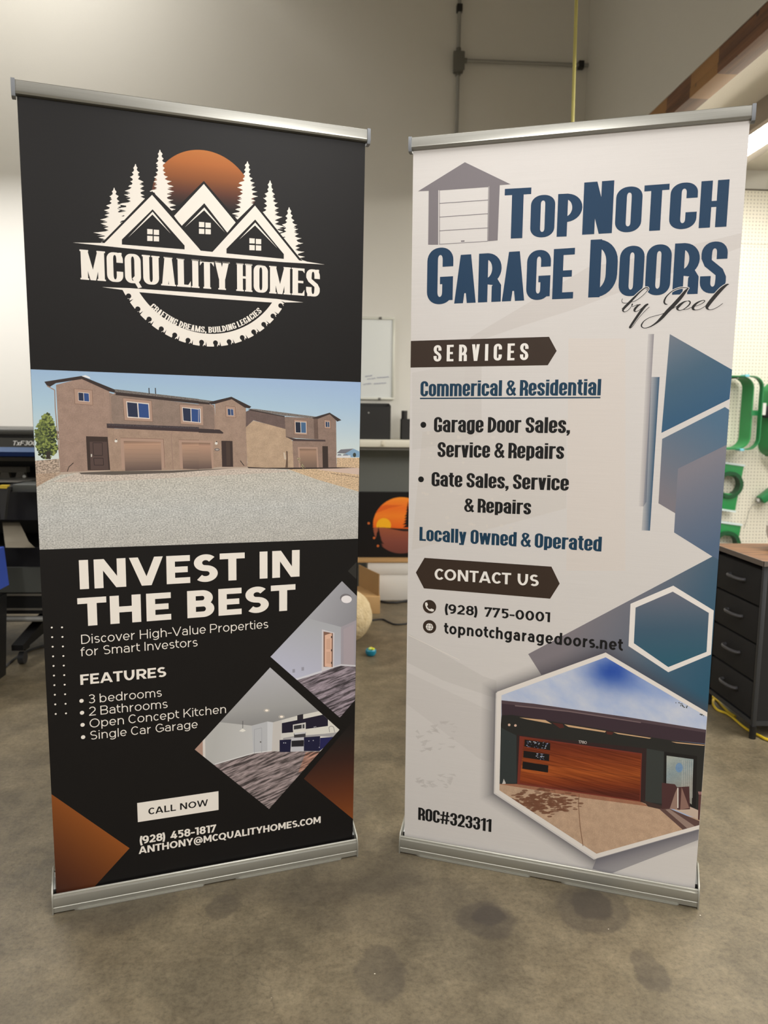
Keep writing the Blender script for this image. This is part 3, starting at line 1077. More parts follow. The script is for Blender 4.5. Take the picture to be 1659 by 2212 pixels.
# ------------------------------------------------------------------ wall fittings
steel = mat('galvanised_steel', (158, 158, 154), rough=.45, metal=.35)
dsteel = mat('dull_grey_steel', (112, 111, 106), rough=.5, metal=.3)
pc = lambda px, py, y=5.875: at(px, py, 'y', y)
t = empty('electrical_conduit', (pc(990, 135).x, 5.9, 0), 0, 'grey steel conduit with a junction box high on the back wall', 'conduit')
X0 = pc(990, 135).x
zb0, zb1 = pc(988, 157).z, pc(988, 113).z
MB().box(-.035, .035, -.055, 0, zb0, zb1, bev=.004).build('junction_box', dsteel, t)
MB().box(-.041, .041, -.062, -.055, zb0 + .006, zb1 - .006, bev=.002).build('box_cover', dsteel, t)
MB().cyl((0, -.025, zb1), (0, -.025, 5.4), .0125).build('pipe', steel, t)
MB().cyl((0, -.025, 1.32), (0, -.025, zb0), .0125).build('pipe', steel, t)
zh = pc(1010, 131).z
MB().cyl((.035, -.025, zh), (1.80 - X0, -.025, zh), .0125).build('pipe', steel, t)
for z in (zb0 - .02, zb1): MB().cyl((0, -.025, z), (0, -.025, z + .03), .018, seg=8).build('connector', dsteel, t)
MB().cyl((.035, -.025, zh), (.062, -.025, zh), .018, seg=8).build('connector', dsteel, t)
xc = pc(1255, 141).x - X0
MB().box(xc - .02, xc + .02, -.046, 0, zh - .026, zh + .026, bev=.004).build('pipe_clamp', blackp, t)
zc = pc(992, 18).z
MB().box(-.02, .02, -.046, 0, zc - .025, zc + .025, bev=.004).build('pipe_clamp', blackp, t)

a, c = at(1245, 0, 'y', 3.6), at(1237, 265, 'y', 3.6)
b = MB().tube([(c.x + .002, 3.6, 1.3), (c.x, 3.6, c.z), (a.x, 3.6, a.z), (a.x - .01, 3.6, 5.4)], .0075)
tag(b.build('hanging_cord', mat('pale_yellow_cord', (206, 198, 118), rough=.5)), 'pale yellow cord hanging straight down from the ceiling behind the white banner', 'cord')

# whiteboard
wr, wt, wb_ = pc(852, 775).x, pc(840, 685).z, pc(840, 864).z
wl = wr - .9
t = empty('whiteboard', (wr - .45, 5.9, wb_), 0, 'white marker board with faint blue handwriting on the back wall', 'whiteboard')
hw_, hh_ = .45, wt - wb_
MB().box(-hw_ + .01, hw_ - .01, -.014, -.001, .01, hh_ - .01).build('writing_surface', mat('whiteboard_enamel', (222, 226, 224), rough=.25), t)
frm = mat('pale_board_frame', (205, 206, 196), rough=.4, metal=.3)
b = MB()
b.box(-hw_, hw_, -.022, 0, hh_ - .018, hh_, bev=.003).box(-hw_, hw_, -.022, 0, 0, .018, bev=.003)
b.box(-hw_, -hw_ + .018, -.0215, -.0005, .001, hh_ - .001, bev=.003).box(hw_ - .018, hw_, -.0215, -.0005, .001, hh_ - .001, bev=.003)
b.build('frame', frm, t)
xk = pc(822, 684).x - (wr - .45)
for zz in (hh_ - .012, .004): MB().box(xk - .01, xk + .01, -.030, -.020, zz - .006, zz + .012, bev=.002).build('clip', dsteel, t)
sc_ = random.Random(3)
pen = mat('blue_marker', (112, 118, 160), rough=.5)
def scrib(px0, px1, py, n, amp):
    P_ = []
    for i in range(n):
        p = pc(px0 + (px1 - px0) * i / (n - 1) + sc_.uniform(-.6, .6), py - (i / n) * 2 + (amp if i % 2 else -amp) * sc_.uniform(.5, 1), 5.884)
        P_.append((p.x - (wr - .45), -.0165, p.z - wb_))
    MB().tube(spline(P_, 3), .0011, 5).build('handwriting', pen, t)
scrib(789, 804, 813, 9, 1.6); scrib(793, 811, 819, 8, 1.2); scrib(814, 840, 816, 18, 1.3); scrib(785, 802, 830, 10, 1.6); scrib(808, 834, 829, 18, 1.2)

# counter along the back wall
ct, cb = at(826, 950, 'y', 5.55).z, at(826, 966, 'y', 5.55).z
t = empty('work_counter', (.35, 5.55, 0), 0, 'long counter with a white edged top and grey front panel on the back wall', 'counter')
MB().box(-1.35, 1.25, 0, .345, cb, ct, bev=.004).build('countertop', mat('white_laminate', (224, 221, 206), rough=.4), t)
MB().box(-1.33, 1.23, .03, .05, cb - .022, cb).build('edge_rail', mat('grey_edge_rail', (118, 118, 112), rough=.5), t)
MB().box(-1.33, 1.23, .232, .25, 0, cb - .001).build('front_panel', mat('grey_panel', (112, 115, 110), rough=.6), t)
hk = at(827, 945, 'y', 5.54)
b = MB().box(-.012, .012, -.006, 0, 0, .04, bev=.003).tube([(0, -.006, .008), (0, -.022, .004), (0, -.03, .014)], .004)
o = b.build('adhesive_hook', mat('cream_plastic', (214, 208, 190), rough=.4)); o.location = (hk.x, 5.55, cb + .008)
tag(o, 'small cream hook stuck to the white edge of the counter', 'hook')

def open_box(name, x0, x1, y0, y1, z0, z1, m, wall=.004, notch=None):
    """box with open top"""
    b = MB()
    b.box(x0, x1, y0, y1, z0, z0 + wall)
    b.box(x0, x1, y1 - wall, y1, z0, z1)
    b.box(x0, x0 + wall, y0, y1, z0, z1); b.box(x1 - wall, x1, y0, y1, z0, z1)
    b.box(x0, x1, y0, y0 + wall, z0, notch or z1)
    return b
r_x, top_z = at(844, 900, 'y', 5.6).x, at(840, 880, 'y', 5.6).z
t = empty('file_organizer', (r_x - .25, 5.6, ct), 0, 'wide black file box on the counter under the whiteboard', 'file box')
hz = top_z - ct
b = MB().prism([(-.25, 0), (.25, 0), (.25, hz + .012), (.20, hz), (-.25, hz)], 0, .004, 'y').box(-.25, -.246, .004, .2, 0, hz).prism([(.0, 0), (.2, 0), (.2, hz + .03), (.0, hz + .012)], .246, .25, 'x')
b.box(-.25, .25, .196, .2, 0, hz + .03).box(-.25, .25, .004, .196, 0, .004)
b.build('tray', mat('matt_black_metal', (26, 25, 24), rough=.55), t)
for i in range(3): MB().box(-.24, .24, .05 + i * .045, .053 + i * .045, .004, hz - .005).build('divider', mat('matt_black_metal'), t)
MB().cyl((.09, -.002, hz - .04), (.09, .001, hz - .04), .006).build('rivet', steel, t)
x1 = at(867, 900, 'y', 5.62).x
t = empty('desk_organizer', (x1 + .07, 5.62, ct), 0, 'small black pen holder on the counter beside the white banner', 'organizer')
zt1, zt2 = at(870, 905, 'y', 5.62).z - ct, at(870, 893, 'y', 5.62).z - ct
open_box('x', -.07, .09, 0, .1, 0, zt1, None, .004).build('holder', mat('matt_black_metal'), t)
MB().cyl((-.045, .04, .01), (-.045, .04, zt2 + .02), .022).build('cup', mat('matt_black_metal'), t)
MB().box(.0, .08, .05, .056, .0, zt2 + .06).build('back_plate', mat('grey_panel'), t)

# sunset picture
py0, py1 = at(830, 1063, 'y', 5.60).z, at(830, 1204, 'y', 5.60).z
pxa, pxb = at(746, 1130, 'y', 5.60).x, at(986, 1130, 'y', 5.60).x
t = empty('sunset_canvas', ((pxa + pxb) / 2, 5.60, py1), 0, 'black canvas print of an orange sunset circle leaning below the counter', 'picture')
w2, h2 = (pxb - pxa) / 2, py0 - py1
MB().box(-w2, w2, .0005, .03, 0, h2).build('stretched_canvas', mat('black_canvas', (14, 13, 13), rough=.6), t)
cx0 = (pxa + pxb) / 2
def cq(X_, Y_):
    p = at(740 + X_ / 4.2556, 940 + Y_ / 4.2556, 'y', 5.60)
    return (p.x - cx0, p.z - py1)
P = Print()
P.add([(-w2 + .001, .001), (w2 - .001, .001), (w2 - .001, h2 - .001), (-w2 + .001, h2 - .001)], (16, 14, 15))
cc_ = cq(540, 830); rc = cq(540, 570)[1] - cc_[1]
ORB = disc(cc_[0], cc_[1], rc, 60)
P.add(ORB, grad((0, cc_[1] + rc), (0, cc_[1] - .02), [(0, (255, 150, 44)), (.35, (246, 118, 36)), (.6, (252, 136, 40)), (1, (238, 104, 30))]))
A_ = adder(P, ORB)
A_([cq(240, 690), cq(400, 640), (cq(560, 645)), cq(430, 670), cq(300, 720)], (226, 92, 30), alpha=.7)
A_(disc(*cq(378, 830), rc * .26, 24), (254, 186, 34))
A_([cq(200, 850), cq(380, 848), cq(560, 870), cq(900, 880), cq(900, 1100), cq(200, 1100)], grad((0, cq(0, 860)[1]), (0, cq(0, 1090)[1]), [(0, (160, 88, 60)), (.5, (134, 74, 62)), (1, (112, 62, 54))]))
A_([cq(380, 850), cq(520, 858), cq(900, 866), cq(900, 886), cq(560, 884)], (40, 26, 24))
cr_ = random.Random(8)
for cx1, y0_, y1_, hw1 in ((262, 710, 900, 46), (330, 850, 1010, 58), (600, 620, 850, 50), (790, 600, 900, 70)):
    for k in range(9):
        yy = y0_ + (y1_ - y0_) * k / 9
        ww = hw1 * (k + 1) / 9
        P.add([cq(cx1, yy - 14), cq(cx1 + ww * cr_.uniform(.7, 1.1), yy + 24), cq(cx1 - ww * cr_.uniform(.7, 1.1), yy + 24)], (18, 14, 15))
for x, y in ((240, 810), (290, 945), (325, 1018)): P.add(disc(*cq(x, y), .009, 12), (206, 108, 48))
P.build('printed_picture', t, lambda u, v: (u, -.0005, v), (16, 14, 15))
# boxes under it
zs = at(830, 1215, 'y', 5.47).z
zl = at(840, 1241, 'y', 5.47).z
t = empty('white_storage_box', (.62, 5.47, 0), 0, 'low white box on the floor under the sunset picture', 'box')
MB().box(-.40, .40, 0, .28, 0, zl, bev=.004).build('body', mat('white_card', (226, 224, 220), rough=.5), t)
MB().box(-.405, .405, -.004, .285, zl, zs, bev=.004).build('lid', mat('white_card'), t)
t_z = py1
b = MB().box(-.02, .98, 5.46, 5.66, zs, t_z - .0005, bev=.001)
tag(b.build('cardboard_sheet', mat('brown_cardboard', (176, 140, 92), rough=.7, noise=(3, .2, (164, 128, 82)))), 'flat brown cardboard pack lying between the white box and the sunset picture', 'cardboard')
# open cardboard box
card = mat('brown_cardboard'); card2 = mat('tan_cardboard', (194, 156, 106), rough=.7)
bz = at(800, 1289, 'y', 5.1).z
rx_ = at(821, 1300, 'y', 5.1).x
t = empty('cardboard_box', (rx_ - .18, 5.1, 0), 0, 'brown cardboard box with a raised flap and round stamp on the floor', 'cardboard box')
MB().box(-.18, .18, 0, .32, 0, bz, bev=.002).build('body', card2, t)
b = MB(); f0, f1 = at(820, 1240, 'y', 5.12), at(776, 1206, 'y', 5.46)
ox_ = rx_ - .18
b.prism([(f0.x - ox_, .02), (f1.x - ox_, .34), (f1.x - ox_ - .003, .337), (f0.x - ox_ - .004, .018)], bz, f0.z, 'z')
b.build('flap', card, t)
st_ = at(796, 1270, 'z', bz)
b = MB()
for r0_, r1_, ry_ in ((.030, .034, 1), (.016, .018, 1)):
    for i in range(24):
        a0_, a1_ = 2 * pi * i / 24, 2 * pi * (i + 1) / 24
        b.quad([(st_.x - ox_ + r * cos(q_), st_.y - 5.1 + r * sin(q_) * 1.6, bz + .0006) for r, q_ in ((r0_, a0_), (r0_, a1_), (r1_, a1_), (r1_, a0_))])
b.build('round_stamp', mat('brown_stamp', (128, 96, 58), rough=.7), t)

# woolly pouf
pcn = at(741, 1325, 'y', 4.45)
b = MB().sphere((0, 0, .165), .172, .172, .165, 40)
wl_ = random.Random(1)
for v in b.bm.verts:
    k = 1 + .025 * sin(v.co.x * 55 + 3 * sin(v.co.z * 40)) * sin(v.co.z * 60 + v.co.y * 30)
    v.co.x *= k; v.co.y *= k
o = b.build('woolly_pouf', mat('cream_fleece', (222, 204, 168), rough=.9, noise=(22, .3, (200, 178, 136)), bump=(70, 1.0)))
o.location = (pcn.x, 4.45, 0)
tag(o, 'round cream woolly ball cushion on the floor behind the black banner', 'cushion')

# small toy
tp = at(801, 1416, 'z', 0)
t = empty('bath_toy', (tp.x, tp.y, 0), 0, 'tiny turquoise toy bowl with yellow balls on the concrete floor', 'toy')
MB().lathe([(.012, 0), (.024, .004), (.031, .018), (.030, .032), (.024, .038), (.020, .034), (.016, .02)]).build('bowl', mat('turquoise_plastic', (28, 130, 158), rough=.35), t)
MB().sphere((-.006, -.004, .040), .010, .010, .009, 14).build('ball', mat('pale_green_plastic', (190, 214, 120), rough=.4), t)
MB().sphere((.013, -.006, .038), .010, .010, .009, 14).build('ball', mat('lime_plastic', (206, 214, 40), rough=.4), t)
MB().sphere((.002, .012, .038), .010, .010, .009, 14).build('ball', mat('yellow_plastic', (214, 190, 40), rough=.4), t)

# cables on the floor
fl = lambda px, py: at(px, py, 'z', .005)
rub = mat('black_rubber', (22, 22, 24), rough=.5)
tag(MB().tube(spline([fl(760, 1352), fl(798, 1341), fl(826, 1338), fl(840, 1344), fl(856, 1349), fl(885, 1346), fl(930, 1335)], 6), .006).build('power_cable', rub),
    'black cable curving over the floor between the two banners', 'cable')
fb = lambda px, py: at(px, py, 'y', 5.40)
tag(MB().tube(spline([(fb(822, 1298).x, 5.40, .012), (fb(836, 1301).x, 5.38, .008), (fb(856, 1303).x, 5.38, .008), (fb(872, 1299).x, 5.41, .008), (fb(900, 1290).x, 5.42, .02)], 5), .009).build('power_cable', rub),
    'short black cable with a plug along the foot of the white box', 'cable')
tag(MB().tube(spline([fl(6, 1446), fl(30, 1424), fl(60, 1406), fl(98, 1394), fl(150, 1385)], 6), .007).build('power_cable', mat('grey_rubber', (58, 58, 58), rough=.5)),
    'dark grey cable on the floor in front of the printer', 'cable')

# ------------------------------------------------------------------ wide format printer on the left
YP = 4.2
zz = lambda r, y=YP: at(30, r, 'y', y).z
xx = lambda p, r=1000, y=YP: at(p, r, 'y', y).x
XC = -1.75
t = empty('large_format_printer', (XC, YP, 0), 0, 'large black and blue textile printer on a castor stand at the left', 'printer')
gm = mat('charcoal_plastic', (66, 66, 62), rough=.45); dk = mat('black_plastic'); gy = mat('grey_metal_plate', (74, 76, 72), rough=.5)
x0, x1 = -.85, .85
MB().box(x0, x1, .0, .62, zz(940), zz(927), bev=.012).build('top_cover', gm, t)
MB().box(x0 + .01, x1 - .01, .012, .6, zz(946), zz(940)).build('cover_gap', dk, t)
MB().box(x0, x1, 0, .6, zz(966), zz(946)).build('front_band', gm, t)
MB().prism([(0, zz(966)), (-.012, zz(976)), (.05, zz(976)), (.05, zz(966))], x0, x1, 'x').build('blue_stripe', mat('light_blue_plastic', (92, 116, 156), rough=.4), t)
MB().prism([(-.012, zz(976)), (.01, zz(986)), (.05, zz(986)), (.05, zz(976))], x0, x1, 'x').build('blue_stripe', mat('deep_blue_plastic', (30, 58, 116), rough=.4), t)
P = Print()
c_t = lambda X_, Y_: (lambda p: (p.x - XC, p.z))(at(X_ / 9.222, 900 + Y_ / 9.222, 'y', YP))
text(P, c_t, 'TxF300-75', geo(.2, .15, .06), (240, 572), (930, 572), (240, 480), (232, 232, 228), slant=.32)
P.build('model_lettering', t, lambda u, v: (u, -.0015, v), (60, 60, 58))
MB().box(x0, x1, .42, .6, zz(1063), zz(986)).build('print_bay_back', dk, t)
MB().box(x0, x1 - .4, .30, .33, at(30, 996, 'y', 4.5).z, at(30, 988, 'y', 4.5).z).build('guide_rail', mat('grey_rail', (92, 88, 80), rough=.5), t)
xr_ = at(60, 1010, 'y', 4.5).x - XC
MB().box(x0, xr_, .28, .33, at(30, 1020, 'y', 4.5).z, at(30, 1008, 'y', 4.5).z).build('guide_rail', mat('grey_rail'), t)
for px_ in (12, 46):
    xa = at(px_, 1030, 'y', 4.48).x - XC
    MB().prism([(xa - .03, at(px_, 1032, 'y', 4.48).z), (xa + .03, at(px_, 1034, 'y', 4.48).z), (xa + .02, at(px_, 1020, 'y', 4.48).z), (xa - .02, at(px_, 1020, 'y', 4.48).z)], .27, .30, 'y').build('carriage_bracket', mat('grey_rail'), t)
kb = at(54, 1029, 'y', 4.46)
MB().sphere((kb.x - XC, .25, kb.z), .010, .010, .010, 12).build('knob', mat('white_plastic', (225, 225, 220), rough=.4), t)
MB().box(x0, xx(35) - XC, .1, .3, zz(1046), zz(1042)).build('platen', mat('pale_platen', (150, 148, 140), rough=.4), t)
ya = 4.02
MB().box(at(26, 1050, 'y', ya).x - XC, x1, -.18, .1, at(26, 1063, 'y', ya).z, at(26, 1047, 'y', ya).z, bev=.003).build('front_tray', gy, t)
MB().box(x0, x1, .05, .55, zz(1126), zz(1064)).build('lower_body', dk, t)
xa0, xa1 = at(-8, 1050, 'y', 3.98).x - XC, at(19, 1050, 'y', 3.98).x - XC
def zq(r): return at(10, r, 'y', 3.98).z
xm0, xm1 = at(2, 1120, 'y', 3.98).x - XC, at(9, 1120, 'y', 3.98).x - XC
MB().prism([(xa0, zq(1052)), (xa1, zq(1052)), (xa1 - .012, zq(1072)), (xm1, zq(1122)), (xm0, zq(1122))], -.22, -.19, 'y').build('side_arm', mat('dark_grey_plastic', (52, 52, 50), rough=.45), t)
MB().box(xa0, xa1, -.19, .1, zq(1062), zq(1052), bev=.004).build('side_arm', dk, t)
MB().prism([(xa0 + .01, zq(1055)), (xa1 - .01, zq(1055)), (xa1, zq(1048)), (xa0 + .02, zq(1048))], -.225, -.2, 'y').build('warning_label', mat('yellow_label', (214, 184, 60), rough=.4), t)
MB().box(x0, x1, .56, .6, zz(1330), zz(986)).build('rear_panel', dk, t)
# media
p1, p2, p3, p4 = (at(5, 1128, 'y', 4.3), at(42, 1128, 'y', 4.3), at(62, 1170, 'y', 4.1), at(10, 1170, 'y', 4.1))
q3, q4 = at(76, 1183, 'y', 4.02), at(12, 1183, 'y', 4.02)
b = MB(); L0 = lambda p: (p.x - XC, p.y - YP, p.z)
b.quad([L0(p1), L0(p2), L0(p3), L0(p4)]); b.quad([L0(p4), L0(p3), L0(q3), L0(q4)])
b.quad([(p.x - XC, p.y - YP + .004, p.z - .004) for p in (p4, p3, p2, p1)])
b.build('media_sheet', mat('cream_media', (118, 110, 94), rough=.6), t, recalc=False)
MB().box(x0, x1, .02, .5, zz(1226), zz(1184)).build('media_bay', dk, t)
MB().box(x0 + .05, x1, 0, .02, zz(1280), zz(1226)).build('lower_panel', gy, t)
MB().box(x0 + .05, x1, -.004, .02, zz(1287), zz(1283)).build('stretcher_rail', mat('grey_rail'), t)
MB().box(x0 + .05, x1, .0, .3, zz(1326), zz(1288)).build('base_beam', dk, t)
MB().box(x0 + .05, x1, -.004, .0, zz(1318), zz(1314)).build('stretcher_rail', mat('grey_rail'), t)
MB().cyl((x0 + .08, .02, zz(1339)), (x1, .02, zz(1339)), .016).build('take_up_bar', steel, t)
cst = at(64, 1392, 'y', 4.2)
for sx in (cst.x - XC, x1 - .25):
    b = MB().prism([(-.16, .09), (-.16, .12), (.25, .19), (.55, .19), (.55, .10), (.1, .10)], sx - .03, sx + .03, 'x')
    b.build('stand_foot', dk, t)
    for yy_ in (-.08, .5):
        c_ = MB().box(sx - .02, sx + .02, yy_ - .03, yy_ + .03, .075, .1).cyl((sx, yy_, .09), (sx, yy_, .12), .012).build('castor_fork', dk, t)
        MB().cyl((sx - .014, yy_ - .02, .034), (sx + .014, yy_ - .02, .034), .034).build('castor_wheel', mat('dark_castor', (40, 40, 42), rough=.4), c_)
for sx in (x0 + .2, x1 - .1): MB().box(sx - .04, sx + .04, .1, .3, .19, zz(1126)).build('stand_leg', dk, t)

# blue topped unit at the far left edge
bx = at(10, 1235, 'y', 3.93).x
t = empty('take_up_unit', (bx - .15, 3.65, 0), 0, 'black floor unit with a bright blue cover at the left edge', 'machine')
z1_, z0_ = at(8, 1194, 'y', 3.78).z, at(8, 1280, 'y', 3.78).z
MB().prism([(-.15, z0_ - .03), (.16, z0_), (.145, z1_), (-.15, z1_ - .01)], 0, .3, 'y').build('blue_cover', mat('bright_blue_plastic', (58, 84, 178), rough=.45), t)
MB().prism([(-.15, .0), (.13, .0), (.155, z0_ - .04), (-.15, z0_ - .07)], .01, .28, 'y').build('base', dk, t)
MB().box(-.14, .12, .05, .25, z0_ - .08, z0_).build('neck', dk, t)

# ------------------------------------------------------------------ drawer unit on the right
XD = 1.765
yn, yf = at(1651, 1235, 'x', XD).y, at(1549, 1265, 'x', XD).y + .03
t = empty('drawer_unit', (XD, yn, 0), 0, 'black fabric chest of four drawers with a brown wooden top at the right', 'chest of drawers')
W_d = yf - yn
ztop = at(1600, 1203, 'x', XD - .008).z
blk = mat('black_woven_fabric', (17, 16, 17), rough=.8, bump=(600, .2)); fr_ = mat('grey_metal_frame', (66, 68, 72), rough=.4, metal=.5)
def rustic():
    m = mat('rustic_brown_top', (140, 98, 60), rough=.6, noise=(1.4, .35, (78, 48, 30)), stretch=(5, 26, 8))
    return m
MB().box(-.012, .46, -.012, W_d + .012, ztop - .003, ztop + .018, bev=.002).build('wooden_top', rustic(), t)
MB().box(-.015, .462, -.016, -.012, ztop - .004, ztop + .018).box(-.016, -.012, -.016, W_d + .014, ztop - .004, ztop + .018).build('top_edging', mat('grey_edging', (96, 88, 82), rough=.4), t)
zbm = at(1600, 1553, 'x', XD).z
zbm = max(.07, zbm)
for yy_ in (0.0, W_d - .018):
    for xx_ in (0.0, .44): MB().box(xx_, xx_ + .018, yy_, yy_ + .018, .0, ztop - .004, bev=.002).build('leg', fr_ if yy_ == 0 else dk, t)
for yy_ in (0.0, W_d - .018):
    for xx_ in (0.0, .44): MB().cyl((xx_ + .009, yy_ + .009, 0), (xx_ + .009, yy_ + .009, .055), .014).build('foot', dk, t)
b = MB().box(.001, .017, .018, W_d - .018, zbm - .012, zbm + .008).box(.44, .457, .018, W_d - .018, zbm - .012, zbm + .008).box(.018, .44, .001, .017, zbm - .012, zbm + .008).box(.018, .44, W_d - .017, W_d - .001, zbm - .012, zbm + .008)
b.build('base_rail', fr_, t)
MB().box(.018, .44, .004, .008, zbm + .008, ztop - .004).build('side_panel', blk, t)
MB().box(.018, .44, W_d - .008, W_d - .004, zbm + .008, ztop - .004).build('side_panel', blk, t)
MB().box(.45, .454, .018, W_d - .018, zbm + .008, ztop - .004).build('back_panel', blk, t)
ztt = ztop - .022
dh = (ztt - zbm - .012) / 4
pull = mat('dark_leather_pull', (70, 70, 74), rough=.4)
for i in range(4):
    z0d = zbm + .012 + i * dh
    dr = MB().box(.002, .43, .022, W_d - .022, z0d + .004, z0d + dh - .004, bev=.004).build('drawer', blk, t)
    zc_ = z0d + dh * .56
    yc_ = W_d * .5
    MB().tube(spline([(.001, yc_ - .062, zc_), (-.014, yc_ - .058, zc_), (-.026, yc_ - .03, zc_ + .001), (-.029, yc_, zc_ + .002), (-.026, yc_ + .03, zc_ + .001), (-.014, yc_ + .058, zc_), (.001, yc_ + .062, zc_)], 5),
              .0075, 10).build('handle', pull, dr)
# yellow cord
yl = mat('yellow_cord', (206, 176, 34), rough=.45)
fy_ = lambda px, py: at(px, py, 'z', .008)
tag(MB().tube(spline([fy_(1541, 1511), fy_(1541, 1522), fy_(1551, 1534), fy_(1572, 1542), fy_(1590, 1556), fy_(1612, 1574), fy_(1640, 1589), fy_(1659, 1598), fy_(1700, 1608)], 6), .006).build('extension_cord', yl),
    'yellow extension cord on the floor under the chest of drawers', 'cord')
tag(MB().tube(spline([fy_(1530, 1500), fy_(1549, 1512), fy_(1562, 1526), fy_(1576, 1540), fy_(1588, 1548)], 6), .0065).build('extension_cord', yl),
    'short loop of yellow cord behind the corner of the white banner', 'cord')

# ------------------------------------------------------------------ pegboard and green hoops
def peg_mat():
    m = bpy.data.materials.new('white_pegboard')
    m.use_nodes = True
    nt, b = node_chain(m)
    N, L = nt.nodes.new, nt.links.new
    tc = N('ShaderNodeTexCoord')
    s = N('ShaderNodeVectorMath'); s.operation = 'SCALE'; s.inputs['Scale'].default_value = 1 / .0262; L(tc.outputs['Object'], s.inputs[0])
    fr = N('ShaderNodeVectorMath'); fr.operation = 'FRACTION'; L(s.outputs[0], fr.inputs[0])
    sb = N('ShaderNodeVectorMath'); sb.operation = 'SUBTRACT'; sb.inputs[1].default_value = (.5, .5, .5); L(fr.outputs[0], sb.inputs[0])
    mu = N('ShaderNodeVectorMath'); mu.operation = 'MULTIPLY'; mu.inputs[1].default_value = (1, 0, 1); L(sb.outputs[0], mu.inputs[0])
    ln = N('ShaderNodeVectorMath'); ln.operation = 'LENGTH'; L(mu.outputs[0], ln.inputs[0])
    lt = N('ShaderNodeMapRange'); lt.inputs[1].default_value = .17; lt.inputs[2].default_value = .11; L(ln.outputs['Value'], lt.inputs[0])
    mx = N('ShaderNodeMix'); mx.data_type = 'RGBA'; L(lt.outputs[0], mx.inputs[0])
    mx.inputs[6].default_value = lin((226, 222, 208)) + (1,); mx.inputs[7].default_value = lin((96, 90, 78)) + (1,)
    L(mx.outputs[2], b.inputs['Base Color'])
    b.inputs['Roughness'].default_value = .45
    return m
YB = 5.85
zt = at(1640, 412, 'y', YB).z
t = empty('pegboard', (3.3, YB, 0), 0, 'white perforated pegboard covering the back wall at the right', 'pegboard')
pm = peg_mat()
zs1, zs2 = at(1640, 962, 'y', YB).z, at(1640, 528, 'y', YB).z
for a_, c_ in ((zs2 + .001, zt), (zs1 + .001, zs2 - .001), (.25, zs1 - .001)):
    MB().box(-.75, 1.25, 0, .006, a_, c_).build('board_panel', pm, t)
MB().box(-.75, 1.25, .006, .0499, zt - .03, zt - .001).build('batten', mat('batten_and_shadow', (84, 76, 66), rough=.6), t)
MB().box(-.75, 1.25, .006, .0499, .3, .34).build('batten', mat('batten_and_shadow'), t)
MB().box(-.75, 1.25, -.004, .006, zt, zt + .01).build('top_shadow_strip', mat('batten_and_shadow'), t)  # dark strip in place of the shadow line along the board's top

grn = mat('green_plastic', (34, 122, 70), rough=.35); grn2 = mat('bright_green_plastic', (40, 140, 76), rough=.4); dgr = mat('dark_green_plastic', (18, 78, 44), rough=.4)
def loop(w_, h_, r_, n=9):
    out = []
    for cx, cz, a0_ in ((w_ / 2 - r_, h_ / 2 - r_, 0), (-w_ / 2 + r_, h_ / 2 - r_, 90), (-w_ / 2 + r_, -h_ / 2 + r_, 180), (w_ / 2 - r_, -h_ / 2 + r_, 270)):
        for k in range(n + 1):
            a_ = radians(a0_ + 90 * k / n)
            out.append((cx + r_ * cos(a_), cz + r_ * sin(a_)))
    return out
def ring_band(w_, h_, r_, th, y0_, y1_, dx0=0, dx1=0):
    """closed band standing out from the wall"""
    b = MB()
    o_, i_ = loop(w_, h_, r_), loop(w_ - 2 * th, h_ - 2 * th, max(r_ - th, .01))
    n = len(o_)
    V4 = []
    for L_, yy_, d_ in ((o_, y0_, dx0), (o_, y1_, dx1), (i_, y1_, dx1), (i_, y0_, dx0)):
        V4.append([b.bm.verts.new((x + d_, yy_, z)) for x, z in L_])
    for k in range(4):
        for i in range(n):
            b.bm.faces.new((V4[k][i], V4[k][(i + 1) % n], V4[(k + 1) % 4][(i + 1) % n], V4[(k + 1) % 4][i]))
    return b
def hoop(px_r, row0, row1, w_, label, y=5.845):
    zt_, zb_ = at(px_r, row0, 'y', y - .19).z, at(px_r, row1, 'y', y - .19).z
    xr = at(px_r, (row0 + row1) / 2, 'y', y - .19).x
    t = empty('embroidery_hoop', (xr - w_ / 2, y, (zt_ + zb_) / 2), 0, label, 'hoop', 'green hoops on the pegboard')
    h_ = zt_ - zb_
    ring_band(w_, h_, .09, .008, -.20, -.15).build('outer_ring', grn, t)
    ring_band(w_ - .05, h_ - .01, .09, .008, -.145, -.02, -.02, -.04).build('inner_ring', grn2, t)
    for s_ in (-1, 1):
        MB().box(-.012 + w_ * .15, .02 + w_ * .15, -.205, -.13, s_ * h_ / 2 - .009, s_ * h_ / 2 + .009, bev=.002).build('clip', mat('light_blue_clip', (120, 196, 216), rough=.3), t)
    MB().box(w_ / 2 - .06, w_ / 2 + .006, -.155, -.14, -.02, .02).build('bracket', grn, t)
    MB().cyl((0, 0, h_ / 2 - .018), (0, -.19, h_ / 2 - .018), .004).build('peg', steel, t)
    return t
hoop(1645, 812, 972, .40, 'large green rounded hoop hanging on the pegboard beside the white banner')
h2_ = hoop(1728, 822, 990, .20, 'green hoop with black clamp cut by the right edge of the photo')
b = MB(); cl = at(1654, 888, 'y', 5.74)
MB().box(cl.x - h2_.location.x - .03, cl.x - h2_.location.x + .05, -.14, -.06, cl.z - h2_.location.z - .05, cl.z - h2_.location.z + .04, bev=.006).build('clamp', dk, h2_)
MB().box(cl.x - h2_.location.x - .045, cl.x - h2_.location.x - .02, -.142, -.135, cl.z - h2_.location.z - .03, cl.z - h2_.location.z + .06).build('paper_tag', mat('white_card'), h2_)

